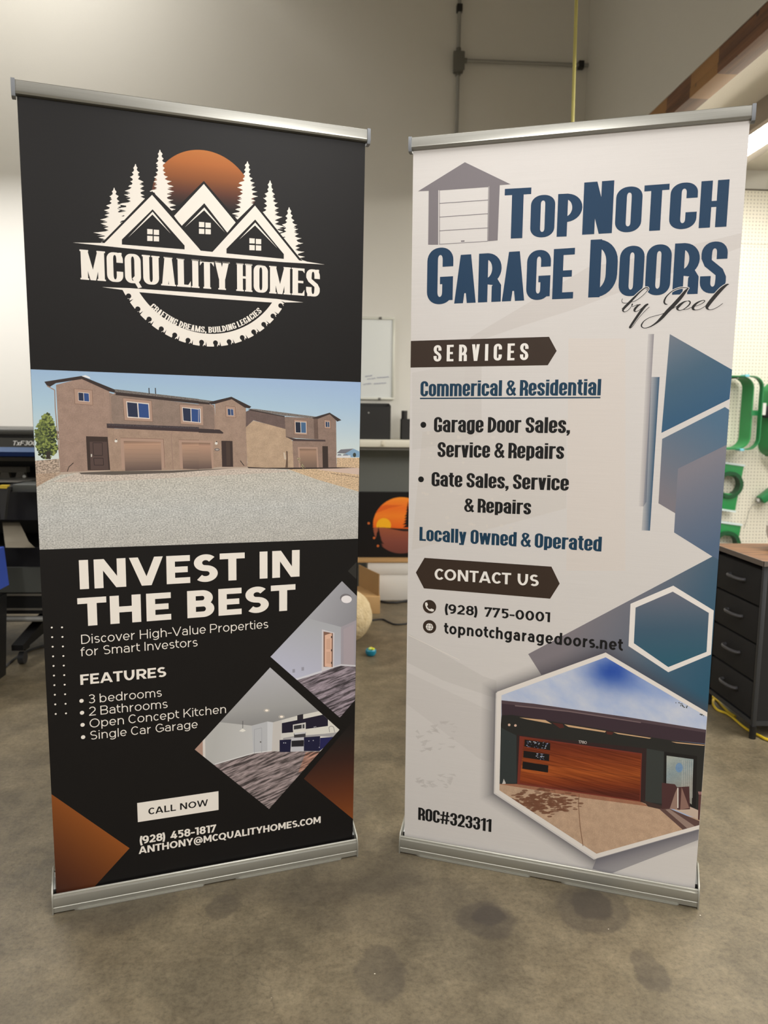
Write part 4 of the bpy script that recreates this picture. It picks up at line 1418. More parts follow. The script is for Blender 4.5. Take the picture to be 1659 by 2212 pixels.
def arm_bracket(cpx, cpy, r_px, top, bot, label, tilt=-.13):
    y = 5.84
    c_ = at(cpx, cpy, 'y', y - .06)
    t = empty('hoop_bracket', (c_.x, y, c_.z), 0, label, 'bracket', 'green brackets on the pegboard')
    R_ = (at(cpx + r_px, cpy, 'y', y - .06) - c_).x
    zt_, zb_ = at(cpx, top, 'y', y - .06).z - c_.z, at(cpx, bot, 'y', y - .06).z - c_.z
    M = Matrix.Rotation(-tilt, 4, 'Y')
    w_ = R_ * .95
    for a_, c2 in ((R_ * .72, zt_), (zb_, -R_ * .72)):
        MB().box(-w_, w_, -.07, -.055, a_, c2, bev=.003, M=M).build('mounting_plate', grn2, t)
    b = MB()
    o_, i_ = disc(0, 0, R_ * 1.12, 32), disc(0, 0, R_ * .84, 32)
    V4 = [[b.bm.verts.new((x, yy_, z)) for x, z in L_] for L_, yy_ in ((o_, -.09), (o_, -.012), (i_, -.012), (i_, -.09))]
    for k in range(4):
        for i in range(32): b.bm.faces.new((V4[k][i], V4[k][(i + 1) % 32], V4[(k + 1) % 4][(i + 1) % 32], V4[(k + 1) % 4][i]))
    b.build('ring', dgr, t)
    for z_ in (zt_, zb_):
        MB().box(-w_, w_ * 1.02, -.08, -.02, z_ - .006, z_ + .008, M=M).build('magnet_strip', mat('pale_magnet_strip', (206, 222, 224), rough=.3), t)
    MB().box(R_ * 1.05, R_ * 1.3, -.06, -.03, -.025, .025, bev=.003).build('lug', dgr, t)
    return t
arm_bracket(1574, 1047, 25, 1002, 1102, 'upper green bracket with a round ring below the large hoop')
arm_bracket(1567, 1176, 26, 1130, 1226, 'lower green bracket with a round ring just above the drawer top')
hk_ = at(1656, 1076, 'y', 5.74)
t = empty('hoop_clamp', (hk_.x, 5.84, hk_.z), 0, 'small dark green clamp on the pegboard at the right edge of the photo', 'clamp')
MB().box(-.035, .10, -.10, -.02, -.03, .03, bev=.008, M=Matrix.Rotation(radians(-38), 4, 'Y')).build('clamp_body', grn, t)
MB().cyl((-.045, -.05, -.035), (-.02, -.05, -.012), .02).build('screw', steel, t)
gp = [at(1608, 1140, 'y', 5.83), at(1620, 1100, 'y', 5.80), at(1632, 1088, 'y', 5.79), at(1650, 1089, 'y', 5.79), at(1675, 1092, 'y', 5.80)]
tag(MB().tube(spline(gp, 6), .002, 6).build('wire_hook', steel), 'thin bent wire hanging on the pegboard above the drawers', 'wire')
# plastic bag standing on the drawers
b = MB()
bp_ = at(1694, 1140, 'y', 3.28)
b.sphere((0, 0, .095), .075, .07, .098, 22)
from mathutils import noise as mnoise
for v in b.bm.verts:
    n_ = mnoise.noise(v.co * 22) * .30 + mnoise.noise(v.co * 55) * .16
    t_ = max(0, (v.co.z - .10) / .1)
    k = (1 + n_) * (1 - .65 * min(1, t_))
    v.co.x *= k; v.co.y *= k
    v.co.z = max(v.co.z + (.03 if t_ > .3 else 0) + n_ * .02, 0)
o = b.build('plastic_bag', mat('pale_plastic_film', (206, 202, 194), rough=.3), smooth=False)
o.location = (bp_.x, 3.28, ztop + .018)
tag(o, 'crumpled pale plastic bag standing on the wooden drawer top', 'bag')
# ------------------------------------------------------------------ left banner
WHT = (232, 226, 217)
def BLK(u, v):
    return (34, 31, 31)
root1, sheet1, pl1 = banner(-.35846, 2.12314, .2865, -.03196,
    'black roll-up banner stand with orange sun logo and a photo of tan houses',
    'black printed banner sheet with brown corner triangles', (24, 22, 22))
q1 = sheet_map((36.2, 206.4), (790.4, 306.4), (122.9, 1932.3), (761.5, 1814.7))
F_BLACK = geo(.245, .21, .15, f=.94)
F_BOLD = geo(.21, .185, .15, f=.94)
F_LIGHT = geo(.1, .092, .19)
hs = SHEET_W / 2

k2 = crop(q1, 140, 300, 2.8603)
k3 = crop(q1, 60, 780, 2.2419)
k4 = crop(q1, 80, 1160, 2.3042)
k5 = crop(q1, 400, 1230, 3.6875)
k6 = crop(q1, 90, 1640, 2.3366)
kh1 = crop(q1, 60, 790, 4.4838)
kh2 = crop(q1, 430, 790, 4.4838)
kk = crop(q1, 280, 1690, 3.7705)

# background print with the brown triangles
P = Print()
P.add([(-hs, .020), (hs, .020), (hs, SHEET_H + .004), (-hs, SHEET_H + .004)], (17, 15, 15), 'cloth')
a, b_, c_ = k6(55, 178), k6(445, 450), k6(262, 650)
tip = k6(445, 450)
low = (-hs, c_[1] - (b_[0] - c_[0]) * 0 - (c_[0] + hs) * (b_[1] - c_[1]) / (b_[0] - c_[0]))
P.add([(-hs, a[1]), tip, (-hs + .001, low[1]) if low[1] > .021 else (-hs + (0.0), .021)] if low[1] > .03 else
      [(-hs, a[1]), tip, (c_[0] - (c_[1] - .021) * (b_[0] - c_[0]) / (b_[1] - c_[1]), .021), (-hs, .021)],
      grad((-hs, tip[1] - .12), (tip[0], tip[1] + .05), [(0, (56, 30, 22)), (.25, (78, 40, 22)), (.65, (118, 65, 27)), (1, (154, 86, 34))]))
r0, r1_ = k5(945, 1670), k5(1335, 1990)
up = (hs, r0[1] + (hs - r0[0]) * 1.08)
P.add([r0, (hs, r1_[1]), up], grad((hs, r1_[1]), (hs, up[1]), [(0, (128, 68, 28)), (.3, (92, 47, 25)), (.6, (54, 30, 23)), (.85, (30, 24, 22)), (1, (17, 15, 15))]))
P.add(poly(k4, [(1548, 172), (1592, 126), (1590, 212)]), (44, 43, 40))
merge_front(sheet1, P, pl1(0), (17, 15, 15))

# ---- emblem
rnd = random.Random(4)
def pine(pr, tipx, tipy, cx, by, half, col, f):
    """ragged conifer outline with gaps between the boughs"""
    L, Rr = [], []
    n = int((by - tipy) / 27)
    for side, out in ((-1, L), (1, Rr)):
        out.append((tipx + side * 2, tipy))
        out.append((tipx + side * 5, tipy + 12))
        for i in range(1, n + 1):
            t = i / n
            yy = tipy + (by - tipy) * t
            ww = half * (t ** 1.05) * (.58 + .6 * rnd.random()) + 8
            x = tipx + (cx - tipx) * t
            out.append((x + side * ww * (.5 + .1 * rnd.random()), yy - 12)); out.append((x + side * ww * .8, yy - 7 + rnd.uniform(-2, 2)))
            out.append((x + side * ww, yy - 3 + rnd.uniform(-5, 3)))
            out.append((x + side * ww * (.55), yy + 7 + rnd.uniform(-2, 3)))
            if rnd.random() < .5: out.append((x + side * ww * .84, yy + 13)); out.append((x + side * ww * .5, yy + 12))
    pr.add(poly(f, L + Rr[::-1]), col)
    for i in range(4):
        t = rnd.uniform(.5, .95)
        yy = tipy + (by - tipy) * t
        s = rnd.choice((-1, 1))
        x0 = cx + s * half * t * rnd.uniform(.55, .75)
        pr.add(poly(f, [(x0, yy), (x0 + s * 16, yy + 5), (x0 + s * 3, yy + 5)]), (17, 15, 15))
P = Print()
sx, sy, sr = circle3(k2(620, 150), k2(828, 67), k2(1095, 205))
top, bot = sy + sr, k2(850, 440)[1]
P.add(disc(sx, sy, sr, 96), grad((sx, top), (sx, bot), [(0, (184, 112, 54)), (.22, (172, 100, 48)), (.5, (132, 76, 38)), (.72, (86, 48, 34)), (.9, (44, 30, 27)), (1.0, (17, 15, 15))]))
for tx, ty, cx_, by_, hf in ((305, 305, 308, 645, 126), (437, 157, 440, 520, 126), (588, 68, 600, 470, 114),
                             (1130, 138, 1118, 520, 106), (1270, 256, 1268, 660, 110), (1388, 422, 1395, 760, 112)):
    P.add(poly(k2, [(tx - 1, ty), (tx + 1, ty), (cx_ + 14, by_), (cx_ - 14, by_)]), WHT)
    pine(P, tx, ty, cx_, by_, hf, WHT, k2)
# keep the boughs off the inside of the houses
K = (17, 15, 15)
P.add(poly(k2, [(228, 650), (540, 324), (668, 452), (860, 260), (1068, 500), (1177, 392), (1468, 760), (1450, 800), (840, 760), (240, 690)]), K)
sunfill = grad((sx, top), (sx, bot), [(0, (184, 112, 54)), (.22, (172, 100, 48)), (.5, (132, 76, 38)), (.72, (86, 48, 34)), (.9, (44, 30, 27)), (1.0, (17, 15, 15))])
# roofs
P.add(poly(k2, [(860, 279), (1057, 517), (1005, 580), (863, 398), (722, 540), (676, 478)]), WHT)
P.add(poly(k2, [(540, 346), (845, 696), (740, 700), (543, 437), (353, 625), (353, 672), (240, 650)]), WHT)
P.add(poly(k2, [(1177, 411), (1452, 753), (1355, 760), (1355, 712), (1178, 498), (1000, 680), (1000, 715), (900, 715)]), WHT)
P.add(poly(k2, [(543, 437), (741, 661), (741, 690), (353, 658), (353, 625)]), K)
P.add(poly(k2, [(1178, 498), (1355, 712), (1355, 746), (1000, 711), (1000, 680)]), K)
P.add(poly(k2, [(863, 398), (1005, 580), (902, 698), (842, 695), (722, 540)]), K)
for ap, lf, rt in (((543, 452), (392, 612), (655, 587)), ((863, 424), (742, 548), (992, 580)), ((1178, 517), (1080, 622), (1315, 676))):
    P.add(poly(k2, [ap, (ap[0] + 1, ap[1] + 16), lf]), WHT)
    P.add(poly(k2, [ap, rt, (ap[0] - 1, ap[1] + 18)]), WHT)
# thin dark line round the roofs
lineband(k2, [(232, 652), (540, 338), (848, 690)], 13, K, P)
lineband(k2, [(900, 705), (1177, 402), (1462, 756)], 13, K, P)
P.add(poly(k2, [(540, 348), (846, 697), (700, 700), (543, 440), (353, 628), (353, 672), (246, 650)]), WHT, alpha=0)
for wx, wy in ((527, 575), (847, 530), (1159, 630)):
    for dx, dy, s_ in ((0, 0, 0), (40, 4, 0), (0, 42, 0), (40, 44, 0)):
        P.add(poly(k2, [(wx + dx - 17, wy + dy - 16), (wx + dx + 16, wy + dy - 14), (wx + dx + 16, wy + dy + 17), (wx + dx - 17, wy + dy + 16)]), WHT)
# rules above and below the name
P.add(poly(k2, [(50, 645), (240, 647), (353, 656), (845, 693), (1000, 709), (1452, 751), (1608, 776), (1350, 762), (860, 725), (350, 676)]), WHT)
P.add(poly(k2, [(230, 920), (400, 926), (870, 957), (1310, 990), (1476, 1011), (1270, 1012), (870, 985), (450, 950)]), WHT)
# toothed half ring
ox, oy, orr = circle3(k2(358, 938), k2(885, 1286), k2(1365, 1012))
ix, iy, irr = circle3(k2(460, 950), k2(870, 1206), k2(1285, 1008))
def angs(cx, cy, A, B): return atan2(A[1] - cy, A[0] - cx), atan2(B[1] - cy, B[0] - cx)
a0, a1 = angs(ox, oy, k2(358, 936), k2(1372, 1008)); i0, i1 = angs(ix, iy, k2(460, 948), k2(1285, 1006))
N = 72
outer = [(ox + orr * cos(a0 + (a1 - a0) * i / N), oy + orr * sin(a0 + (a1 - a0) * i / N)) for i in range(N + 1)]
inner = [(ix + irr * cos(i0 + (i1 - i0) * i / N), iy + irr * sin(i0 + (i1 - i0) * i / N)) for i in range(N + 1)]
for i in range(N): P.add([outer[i], outer[i + 1], inner[i + 1], inner[i]], WHT)
for gx, gy in ((395, 975), (452, 1055), (522, 1118), (597, 1178), (680, 1216), (762, 1248), (846, 1260), (932, 1263), (1016, 1256), (1097, 1230), (1168, 1195), (1230, 1148), (1287, 1096), (1335, 1032)):
    gu, gv = k2(gx, gy)
    an = atan2(gv - oy, gu - ox)
    rr = hypot(gu - ox, gv - oy)
    P.add(disc(gu, gv, .0063, 18), K)
    def pp(r, da): return (ox + r * cos(an + da), oy + r * sin(an + da))
    P.add([pp(rr, -.02), pp(orr + .004, -.020), pp(orr + .004, .012), pp(rr, .024)], K)
    P.add([pp(orr + .004, .012), pp(orr + .004, .075), pp(orr - .004, .03)], K)
    P.add([pp(orr - .012, .052), pp(orr + .002, .043), pp(orr + .002, .062)], K)
# text under the name, along the ring
F_SER = cond(.2, .5, .085, .09, serif=.03, space=.26)
mx_, my_, mr_ = circle3(k2(520, 1040), k2(868, 1200), k2(1226, 1064))
P2 = Print()
W_, G_ = layout('CRAFTING DREAMS, BUILDING LEGACIES', cond(.19, .5, .1, .09, serif=.03, space=.28))
b0, b1 = angs(mx_, my_, k2(526, 1042), k2(1220, 1068))
hgt = mr_ * .085
for p in G_:
    out = []
    for x, y in p:
        an = b0 + (b1 - b0) * x / W_
        rr = mr_ - y * .0150
        out.append((mx_ + rr * cos(an), my_ + rr * sin(an)))
    P2.add(out, WHT)
P.build('sun_and_houses_logo', sheet1, pl1(1), K, 'white conifers, three gabled roofs and saw-tooth arc under an orange sun')
P2.build('slogan_lettering', sheet1, pl1(2), K)
P = Print()
text(P, k2, 'MCQUALITY HOMES', F_SER, (104, 873), (1577, 977), (104, 688), WHT)
P.build('company_name_lettering', sheet1, pl1(1), K)

# ---- photograph of the houses
P = Print()
H = lambda *a: poly(kh1, a)
G = lambda *a: poly(kh2, a)
T_ = lambda *a: poly(k3, a)
ph = T_((18, 45), (1612, 103), (1602, 862), (60, 918))
ph = [(-hs + .0006, ph[0][1]), (hs - .0006, ph[1][1]), (hs - .0006, ph[2][1]), (-hs + .0006, ph[3][1])]
vt, vb = ph[0][1], k3(800, 500)[1]
P.add(ph, grad((0, vt), (0, vb), [(0, (150, 178, 208)), (.35, (166, 194, 212)), (.8, (196, 210, 210)), (1, (204, 212, 208))]))
P.add(ph, (150, 170, 215), alpha=lambda u, v: max(0, (u + .05)) * .9 * max(0, min(1, (v - vb) / (vt - vb))))
P.add(H((520, 110), (560, 100), (600, 118), (608, 135)), (225, 225, 225))
# ground
P.add([(-hs + .0006, k3(40, 600)[1]), (-hs + .0006, k3(40, 520)[1]), k3(700, 500), k3(1500, 500), (hs - .0006, k3(1605, 505)[1]), (hs - .0006, k3(1605, 640)[1])], (176, 160, 146))
P.add([(-hs + .0006, k3(40, 610)[1]), k3(160, 556), k3(240, 546), k3(700, 540), k3(1250, 522), k3(1400, 570), (hs - .0006, k3(1605, 632)[1]), ph[2], ph[3]], grad((0, k3(800, 560)[1]), (0, ph[3][1]), [(0, (194, 190, 180)), (.5, (190, 191, 188)), (1, (186, 184, 178))]), 'gravel')
P.add([(-hs + .0006, k3(40, 615)[1]), k3(160, 548), k3(160, 535), (-hs + .0006, k3(40, 545)[1])], (172, 150, 130), 'gravel')
P.add([(-hs + .0006, k3(40, 552)[1]), k3(158, 545), k3(152, 478), (-hs + .0006, k3(36, 488)[1])], (176, 158, 142), 'stone')
P.add([k3(1250, 522), k3(1500, 516), (hs - .0006, k3(1605, 518)[1]), (hs - .0006, k3(1605, 634)[1]), k3(1400, 575)], (206, 180, 148), 'gravel')
P.add([k3(1498, 470), (hs - .0006, k3(1607, 470)[1]), (hs - .0006, k3(1605, 520)[1]), k3(1498, 520)], (205, 178, 146), 'gravel')
P.add([k3(1400, 528), k3(1500, 516), (hs - .0006, k3(1605, 520)[1]), (hs - .0006, k3(1605, 552)[1])], (200, 178, 165))
P.add(T_((120, 590), (245, 545), (1060, 522), (1270, 530), (1250, 540), (420, 585), (300, 590)), (200, 184, 172), 'plain', alpha=.7)
P.add(T_((250, 545), (400, 538), (700, 534), (1000, 522), (700, 545), (420, 556), (260, 553)), (92, 84, 78))
# tree
tr = random.Random(2)
for x, y, r in ((190, 560, 60), (160, 680, 88), (225, 660, 68), (180, 790, 92), (235, 820, 60)):
    P.add([(max(p[0], -hs + .0006), p[1]) for p in poly(kh1, [(min(x + r * (.85 + .25 * tr.random()) * cos(t * pi / 13), 300), y + r * (.85 + .25 * tr.random()) * sin(t * pi / 13)) for t in range(26)])], (58, 68, 44))
cols_ = [(112, 124, 66), (88, 100, 58), (62, 72, 44), (134, 146, 78), (44, 52, 36), (100, 112, 70)]
for i in range(520):
    a_ = tr.uniform(0, 2 * pi)
    q_ = sqrt(tr.random())
    y = 690 + 230 * q_ * sin(a_)
    wd = 112 - max(0, 620 - y) * .34
    x = 185 + wd * q_ * cos(a_)
    if x > 298: continue
    kc = cols_[tr.randrange(3) + (2 if x > 205 or y > 800 else (0 if y > 540 else 1)) if tr.random() < .8 else 3]
    P.add([(max(p[0], -hs + .0006), p[1]) for p in poly(kh1, disc(x, y, tr.uniform(7, 19), 6, tr.uniform(6, 14)))], kc)
P.add(H((185, 840), (225, 840), (218, 912), (178, 914)), (52, 46, 40))
ST, SD, TR = (154, 130, 117), (134, 112, 101), (168, 140, 124)
DK = (54, 44, 42)
# left tower and main block
P.add(H((770, 262), (840, 285), (840, 1000), (770, 1000)), (138, 120, 109), 'stucco')
P.add(G((826, 500), (850, 505), (850, 720), (826, 640)), (133, 114, 104), 'stucco')
P.add(G((1140, 515), (1165, 515), (1205, 760), (1150, 720)), (120, 102, 94))
P.add(H((275, 195), (520, 130), (790, 240), (800, 560), (800, 1020), (320, 1042)), ST, 'stucco')
P.add(H((810, 280), (1659, 380), (1659, 620), (820, 570)), (138, 120, 109), 'stucco')
P.add(G((-2, 372), (150, 385), (160, 625), (-2, 615)), (133, 114, 104), 'stucco')
P.add(H((775, 615), (1659, 640), (1659, 1012), (800, 1032)), (160, 136, 119), 'stucco')
P.add(G((-2, 655), (218, 660), (222, 985), (-2, 1010)), (160, 136, 119), 'stucco')
P.add(G((155, 370), (318, 318), (455, 400), (468, 985), (222, 990), (215, 660), (160, 640)), (156, 133, 118), 'stucco')
P.add(H((162, 165), (520, 108), (860, 245), (850, 272), (790, 258), (525, 138), (275, 178), (215, 215), (185, 200)), DK)
P.add(H((845, 235), (1659, 328), (1659, 352), (845, 262)), (110, 104, 100), 'shingle')
P.add(H((850, 262), (1659, 350), (1659, 376), (850, 292)), DK)
P.add(G((-2, 330), (150, 350), (120, 372), (-2, 352)), (112, 106, 102), 'shingle')
P.add(G((-2, 352), (105, 365), (105, 382), (-2, 374)), DK)
P.add(G((100, 358), (315, 306), (508, 402), (490, 418), (445, 412), (318, 330), (150, 378), (110, 382)), DK)
P.add(H((765, 568), (1659, 600), (1659, 650), (768, 612)), (62, 50, 52))
P.add(H((765, 568), (1659, 600), (1659, 622), (767, 588)), (70, 62, 66), 'shingle')
P.add(G((-2, 615), (200, 625), (238, 655), (232, 664), (-2, 655)), (60, 50, 50))
# entrance, doors and windows
P.add(H((565, 692), (775, 698), (800, 1020), (582, 1022)), (58, 46, 42))
P.add(H((600, 745), (768, 745), (785, 1015), (612, 1015)), (82, 66, 62))
lineband(kh1, [(632, 755), (722, 755), (726, 878), (640, 878), (632, 755)], 5, (40, 32, 30), P)
lineband(kh1, [(640, 905), (732, 905), (736, 972), (646, 972), (640, 905)], 5, (40, 32, 30), P)
P.add(H((612, 865), (625, 865), (625, 892), (612, 892)), (190, 185, 175))
P.add(G((217, 733), (325, 735), (332, 985), (225, 985)), (58, 46, 44))
P.add(G((262, 745), (300, 745), (306, 975), (268, 975)), (72, 58, 52))
for fr, op in (([(898, 708), (1315, 718), (1330, 1000), (912, 1010)], [(930, 738), (1290, 745), (1298, 1018), (945, 1028)]),
               ([(1465, 725), (1659, 728), (1659, 1004), (1478, 1000)], [(1492, 750), (1659, 752), (1659, 1010), (1505, 1005)])):
    P.add(poly(kh1, fr), TR)
    lineband(kh1, fr[:3], 4, (120, 92, 80), P)
    P.add(poly(kh1, op), grad(kh1(*op[0]), kh1(*op[3]), [(0, (122, 98, 84)), (.12, (176, 142, 120)), (.6, (142, 118, 104)), (1, (98, 82, 76))]))
    for k in range(1, 7):
        yy = op[0][1] + (op[3][1] - op[0][1]) * k / 7
        P.add(poly(kh1, [(op[0][0] + 12, yy), (op[1][0] - 4, yy + 2), (op[1][0] - 4, yy + 4), (op[0][0] + 12, yy + 2)]), (110, 90, 80), alpha=.45)
P.add(G((-2, 730), (138, 735), (142, 1000), (-2, 1004)), TR)
P.add(G((-2, 752), (110, 755), (126, 1003), (-2, 1008)), grad(kh2(0, 752), kh2(0, 1008), [(0, (122, 98, 84)), (.12, (172, 138, 118)), (.6, (140, 116, 102)), (1, (98, 82, 76))]))
def window(f, fr, gl, mid, c1=(38, 46, 70), c2=(46, 74, 128)):
    P.add(poly(f, fr), TR)
    lineband(f, fr + [fr[0]], 4, (116, 90, 78), P)
    P.add(poly(f, gl), (214, 206, 198))
    (x0, y0), (x1, y1), (x2, y2), (x3, y3) = gl
    e = (x1 - x0) * .035
    mt, mb = x0 + (x1 - x0) * mid, x3 + (x2 - x3) * mid
    ym, yn = y0 + (y1 - y0) * mid, y3 + (y2 - y3) * mid
    P.add(poly(f, [(x0 + e, y0 + e * 1.2), (mt - e * .7, ym + e * 1.2), (mb - e * .7, yn - e * 1.2), (x3 + e, y3 - e * 1.2)]), c1)
    P.add(poly(f, [(mt + e * .7, ym + e * 1.2), (x1 - e, y1 + e * 1.2), (x2 - e, y2 - e * 1.2), (mb + e * .7, yn - e * 1.2)]), c2)
window(kh1, [(450, 232), (625, 245), (632, 392), (458, 378)], [(488, 264), (595, 274), (600, 360), (492, 350)], .5)
window(kh1, [(922, 320), (1200, 348), (1212, 550), (938, 536)], [(955, 352), (1175, 372), (1184, 524), (966, 510)], .5)
window(kh1, [(1472, 380), (1659, 395), (1659, 582), (1482, 570)], [(1496, 408), (1659, 424), (1659, 560), (1504, 546)], .52)
P.add(G((-2, 396), (36, 400), (42, 582), (-2, 578)), TR)
P.add(G((-2, 420), (16, 422), (20, 562), (-2, 560)), (214, 206, 198))
P.add(G((-2, 426), (8, 427), (12, 555), (-2, 554)), (46, 74, 128))
window(kh2, [(256, 394), (352, 404), (358, 512), (262, 502)], [(276, 420), (334, 426), (338, 490), (280, 486)], .5, (40, 60, 96), (60, 80, 120))
# gutters and lamps
for f, pts in ((kh1, [(188, 205), (262, 245), (268, 420), (322, 1042)]), (kh1, [(852, 275), (800, 305), (808, 540), (830, 570)]), (kh1, [(1402, 640), (1390, 680), (1410, 1015)]), (kh2, [(108, 378), (148, 415), (158, 600), (150, 625)])):
    lineband(f, pts, 10, (150, 126, 112), P)
for f, x, y in ((kh1, 856, 738), (kh2, 168, 758)):
    P.add(poly(f, disc(x, y, 14, 12)), (215, 212, 206)); P.add(poly(f, disc(x + 3, y - 16, 6, 8)), (60, 55, 52))
P.add(poly(kh2, disc(176, 819, 24, 14, 13)), (64, 66, 84)); P.add(poly(kh2, disc(176, 819, 18, 14, 8)), (170, 160, 150))
lineband(kh1, [(385, 1035), (400, 990), (445, 950)], 7, (44, 38, 36), P)
lineband(kh2, [(400, 925), (438, 975)], 7, (44, 38, 36), P)
for x in (1175, 1237): P.add(H((x - 5, 222), (x + 4, 222), (x + 8, 282), (x - 2, 278)), (44, 44, 46))
# right hand house
P.add(G((455, 600), (528, 536), (838, 615), (905, 735), (918, 1000), (470, 990)), (178, 154, 130), 'stucco')
P.add(G((455, 450), (500, 430), (832, 500), (838, 618), (528, 534), (455, 602)), (104, 88, 84), 'stucco')
P.add(G((838, 498), (1150, 512), (1160, 720), (842, 700)), (133, 114, 104), 'stucco')
P.add(G((1112, 512), (1155, 512), (1160, 712), (1118, 712)), (104, 86, 78), 'stucco')
P.add(G((1152, 512), (1268, 470), (1330, 530), (1335, 990), (1200, 990), (1196, 740), (1158, 720)), (138, 117, 106), 'stucco')
P.add(G((905, 730), (1200, 738), (1202, 1000), (918, 1005)), (142, 120, 108), 'stucco')
P.add(G((480, 420), (560, 425), (1140, 498), (1105, 512), (832, 490), (500, 430)), (118, 112, 108), 'shingle')
P.add(G((470, 428), (500, 428), (832, 492), (830, 502), (500, 440)), (60, 50, 48))
P.add(G((1100, 508), (1268, 458), (1382, 530), (1340, 545), (1330, 532), (1268, 474), (1155, 518), (1105, 516)), (58, 48, 46))
P.add(G((838, 690), (940, 712), (1225, 722), (1228, 738), (920, 734)), (70, 58, 58))
window(kh2, [(922, 524), (1048, 536), (1052, 676), (924, 668)], [(932, 545), (1040, 550), (1042, 660), (936, 655)], .5, (34, 40, 56), (70, 100, 134))
window(kh2, [(1214, 526), (1276, 532), (1278, 614), (1216, 610)], [(1226, 545), (1266, 548), (1268, 600), (1228, 598)], .5, (50, 64, 90), (70, 84, 108))
P.add(G((958, 792), (1150, 792), (1160, 998), (968, 1000)), TR)
P.add(G((975, 808), (1138, 810), (1145, 1003), (985, 1005)), grad(kh2(980, 808), kh2(980, 1005), [(0, (120, 98, 84)), (.15, (160, 130, 110)), (1, (112, 94, 84))]))
P.add(G((1196, 782), (1250, 784), (1254, 990), (1200, 990)), (56, 46, 42))
P.add(G((468, 985), (640, 994), (1330, 988), (1540, 990), (1330, 1000), (900, 1008), (480, 998)), (60, 50, 48))
P.add(G((818, 845), (832, 845), (845, 912), (828, 912)), (196, 182, 164)); P.add(G((845, 830), (860, 835), (862, 990), (838, 992), (848, 900)), (96, 78, 66))
bu = random.Random(7)
for i in range(26):
    t = bu.random()
    x, y = 965 + 60 * t + bu.uniform(-14, 14), 905 + 105 * t + bu.uniform(-14, 14)
    P.add(poly(kh2, disc(x, y, 6, 6, 4)), (176, 172, 132) if i % 2 else (120, 112, 84))
lineband(kh2, [(1022, 1030), (1018, 1000), (965, 910)], 3, (96, 80, 66), P)
for i in range(22):
    x = 1290 + i * 12 + bu.uniform(-4, 4)
    P.add(poly(kh2, disc(x, 1048 + i * 1.7 + bu.uniform(-4, 4), 6, 6, 4)), (120, 100, 84))
# far house and cars
P.add(G((1336, 850), (1375, 815), (1500, 806), (1420, 855)), (112, 112, 120))
P.add(G((1420, 853), (1500, 808), (1558, 835), (1558, 890), (1420, 890)), (126, 158, 186))
P.add(poly(kh2, disc(1508, 868, 16, 12, 22)), (60, 66, 60))
for x, w_ in ((1365, 34), (1425, 44)):
    P.add(G((x - w_, 872), (x + w_, 872), (x + w_, 894), (x - w_, 894)), (206, 206, 208)); P.add(G((x - w_ * .5, 860), (x + w_ * .3, 860), (x + w_ * .5, 874), (x - w_ * .7, 874)), (120, 126, 136))
P.build('house_photograph', sheet1, pl1(1), K, 'printed photograph of two tan stucco houses behind a gravel yard')

# ---- headline and lists
P = Print()
text(P, k4, 'INVEST IN', F_BLACK, (215, 265), (1307, 199), (215, 120), WHT)
P.build('headline_lettering', sheet1, pl1(1), K)
P = Print()
text(P, k4, 'THE BEST', F_BLACK, (207, 450), (1286, 366), (207, 309), WHT)
P.build('headline_lettering', sheet1, pl1(1), K)
P = Print()
text(P, k4, 'Discover High-Value Properties', F_LIGHT, (222, 537), (1151, 456), (222, 491), WHT)
text(P, k4, 'for Smart Investors', F_LIGHT, (219, 598), (800, 547), (219, 553), WHT)
P.build('subtitle_lettering', sheet1, pl1(1), K)
P = Print()
text(P, k4, 'FEATURES', F_BOLD, (218, 740), (644, 698), (218, 689), WHT)
P.build('heading_lettering', sheet1, pl1(1), K)
P = Print()
for s, BL, BR, TT, by in (('3 bedrooms', (258, 832), (622, 797), (258, 788), 819), ('2 Bathrooms', (261, 893), (651, 853), (261, 849), 878),
                      ('Open Concept Kitchen', (264, 953), (941, 878), (264, 909), 938), ('Single Car Garage', (267, 1012), (800, 953), (267, 969), 999)):
    text(P, k4, s, F_LIGHT, BL, BR, TT, WHT)
    cu, cv = k4(223 + (by - 819) * .045, by)
    P.add(disc(cu, cv, .0054, 20), WHT)
P.build('feature_list_lettering', sheet1, pl1(1), K)
for i in range(10):
    for xa, ya, xb, yb in ((75, 455, 95, 884), (126, 454, 146, 881)):
        cu, cv = k4(xa + (xb - xa) * i / 9, ya + (yb - ya) * i / 9)
        P = Print()
        P.add(disc(cu, cv, .0024, 12), WHT)
        P.build('dot', sheet1, pl1(1), K)

# ---- two diamond photographs
Q = lambda *a: poly(k5, a)
def clipx(ps): return [(min(p[0], hs - .0005), p[1]) for p in ps]
P = Print()
d1 = Q((1250, 97), (1372, 216), (1357, 1043), (1232, 1184), (680, 700))
d1[1] = (hs - .0005, d1[1][1]); d1[2] = (hs - .0005, d1[2][1])
A_ = adder(P, d1)
A_(d1, grad(k5(900, 300), k5(1350, 450), [(0, (172, 173, 180)), (1, (138, 138, 144))]))
A_(Q((600, 300), (985, 396), (1242, 462), (1245, 800), (600, 960)), grad(k5(1000, 420), k5(850, 850), [(0, (168, 170, 176)), (1, (184, 186, 206))]))
A_(Q((1242, 462), (1400, 392), (1400, 790), (1240, 775)), (158, 152, 160))
A_(Q((1262, 480), (1345, 440), (1345, 770), (1262, 770)), (172, 158, 164), alpha=.5)
A_(Q((600, 980), (1095, 820), (1185, 787), (1240, 772), (1400, 782), (1400, 1300), (600, 1300)), (124, 114, 122), 'plank')
A_(Q((860, 880), (1092, 808), (1092, 824), (870, 893)), (206, 206, 214))
A_(Q((1185, 775), (1240, 758), (1400, 768), (1400, 780), (1240, 770), (1185, 787)), (200, 198, 204))
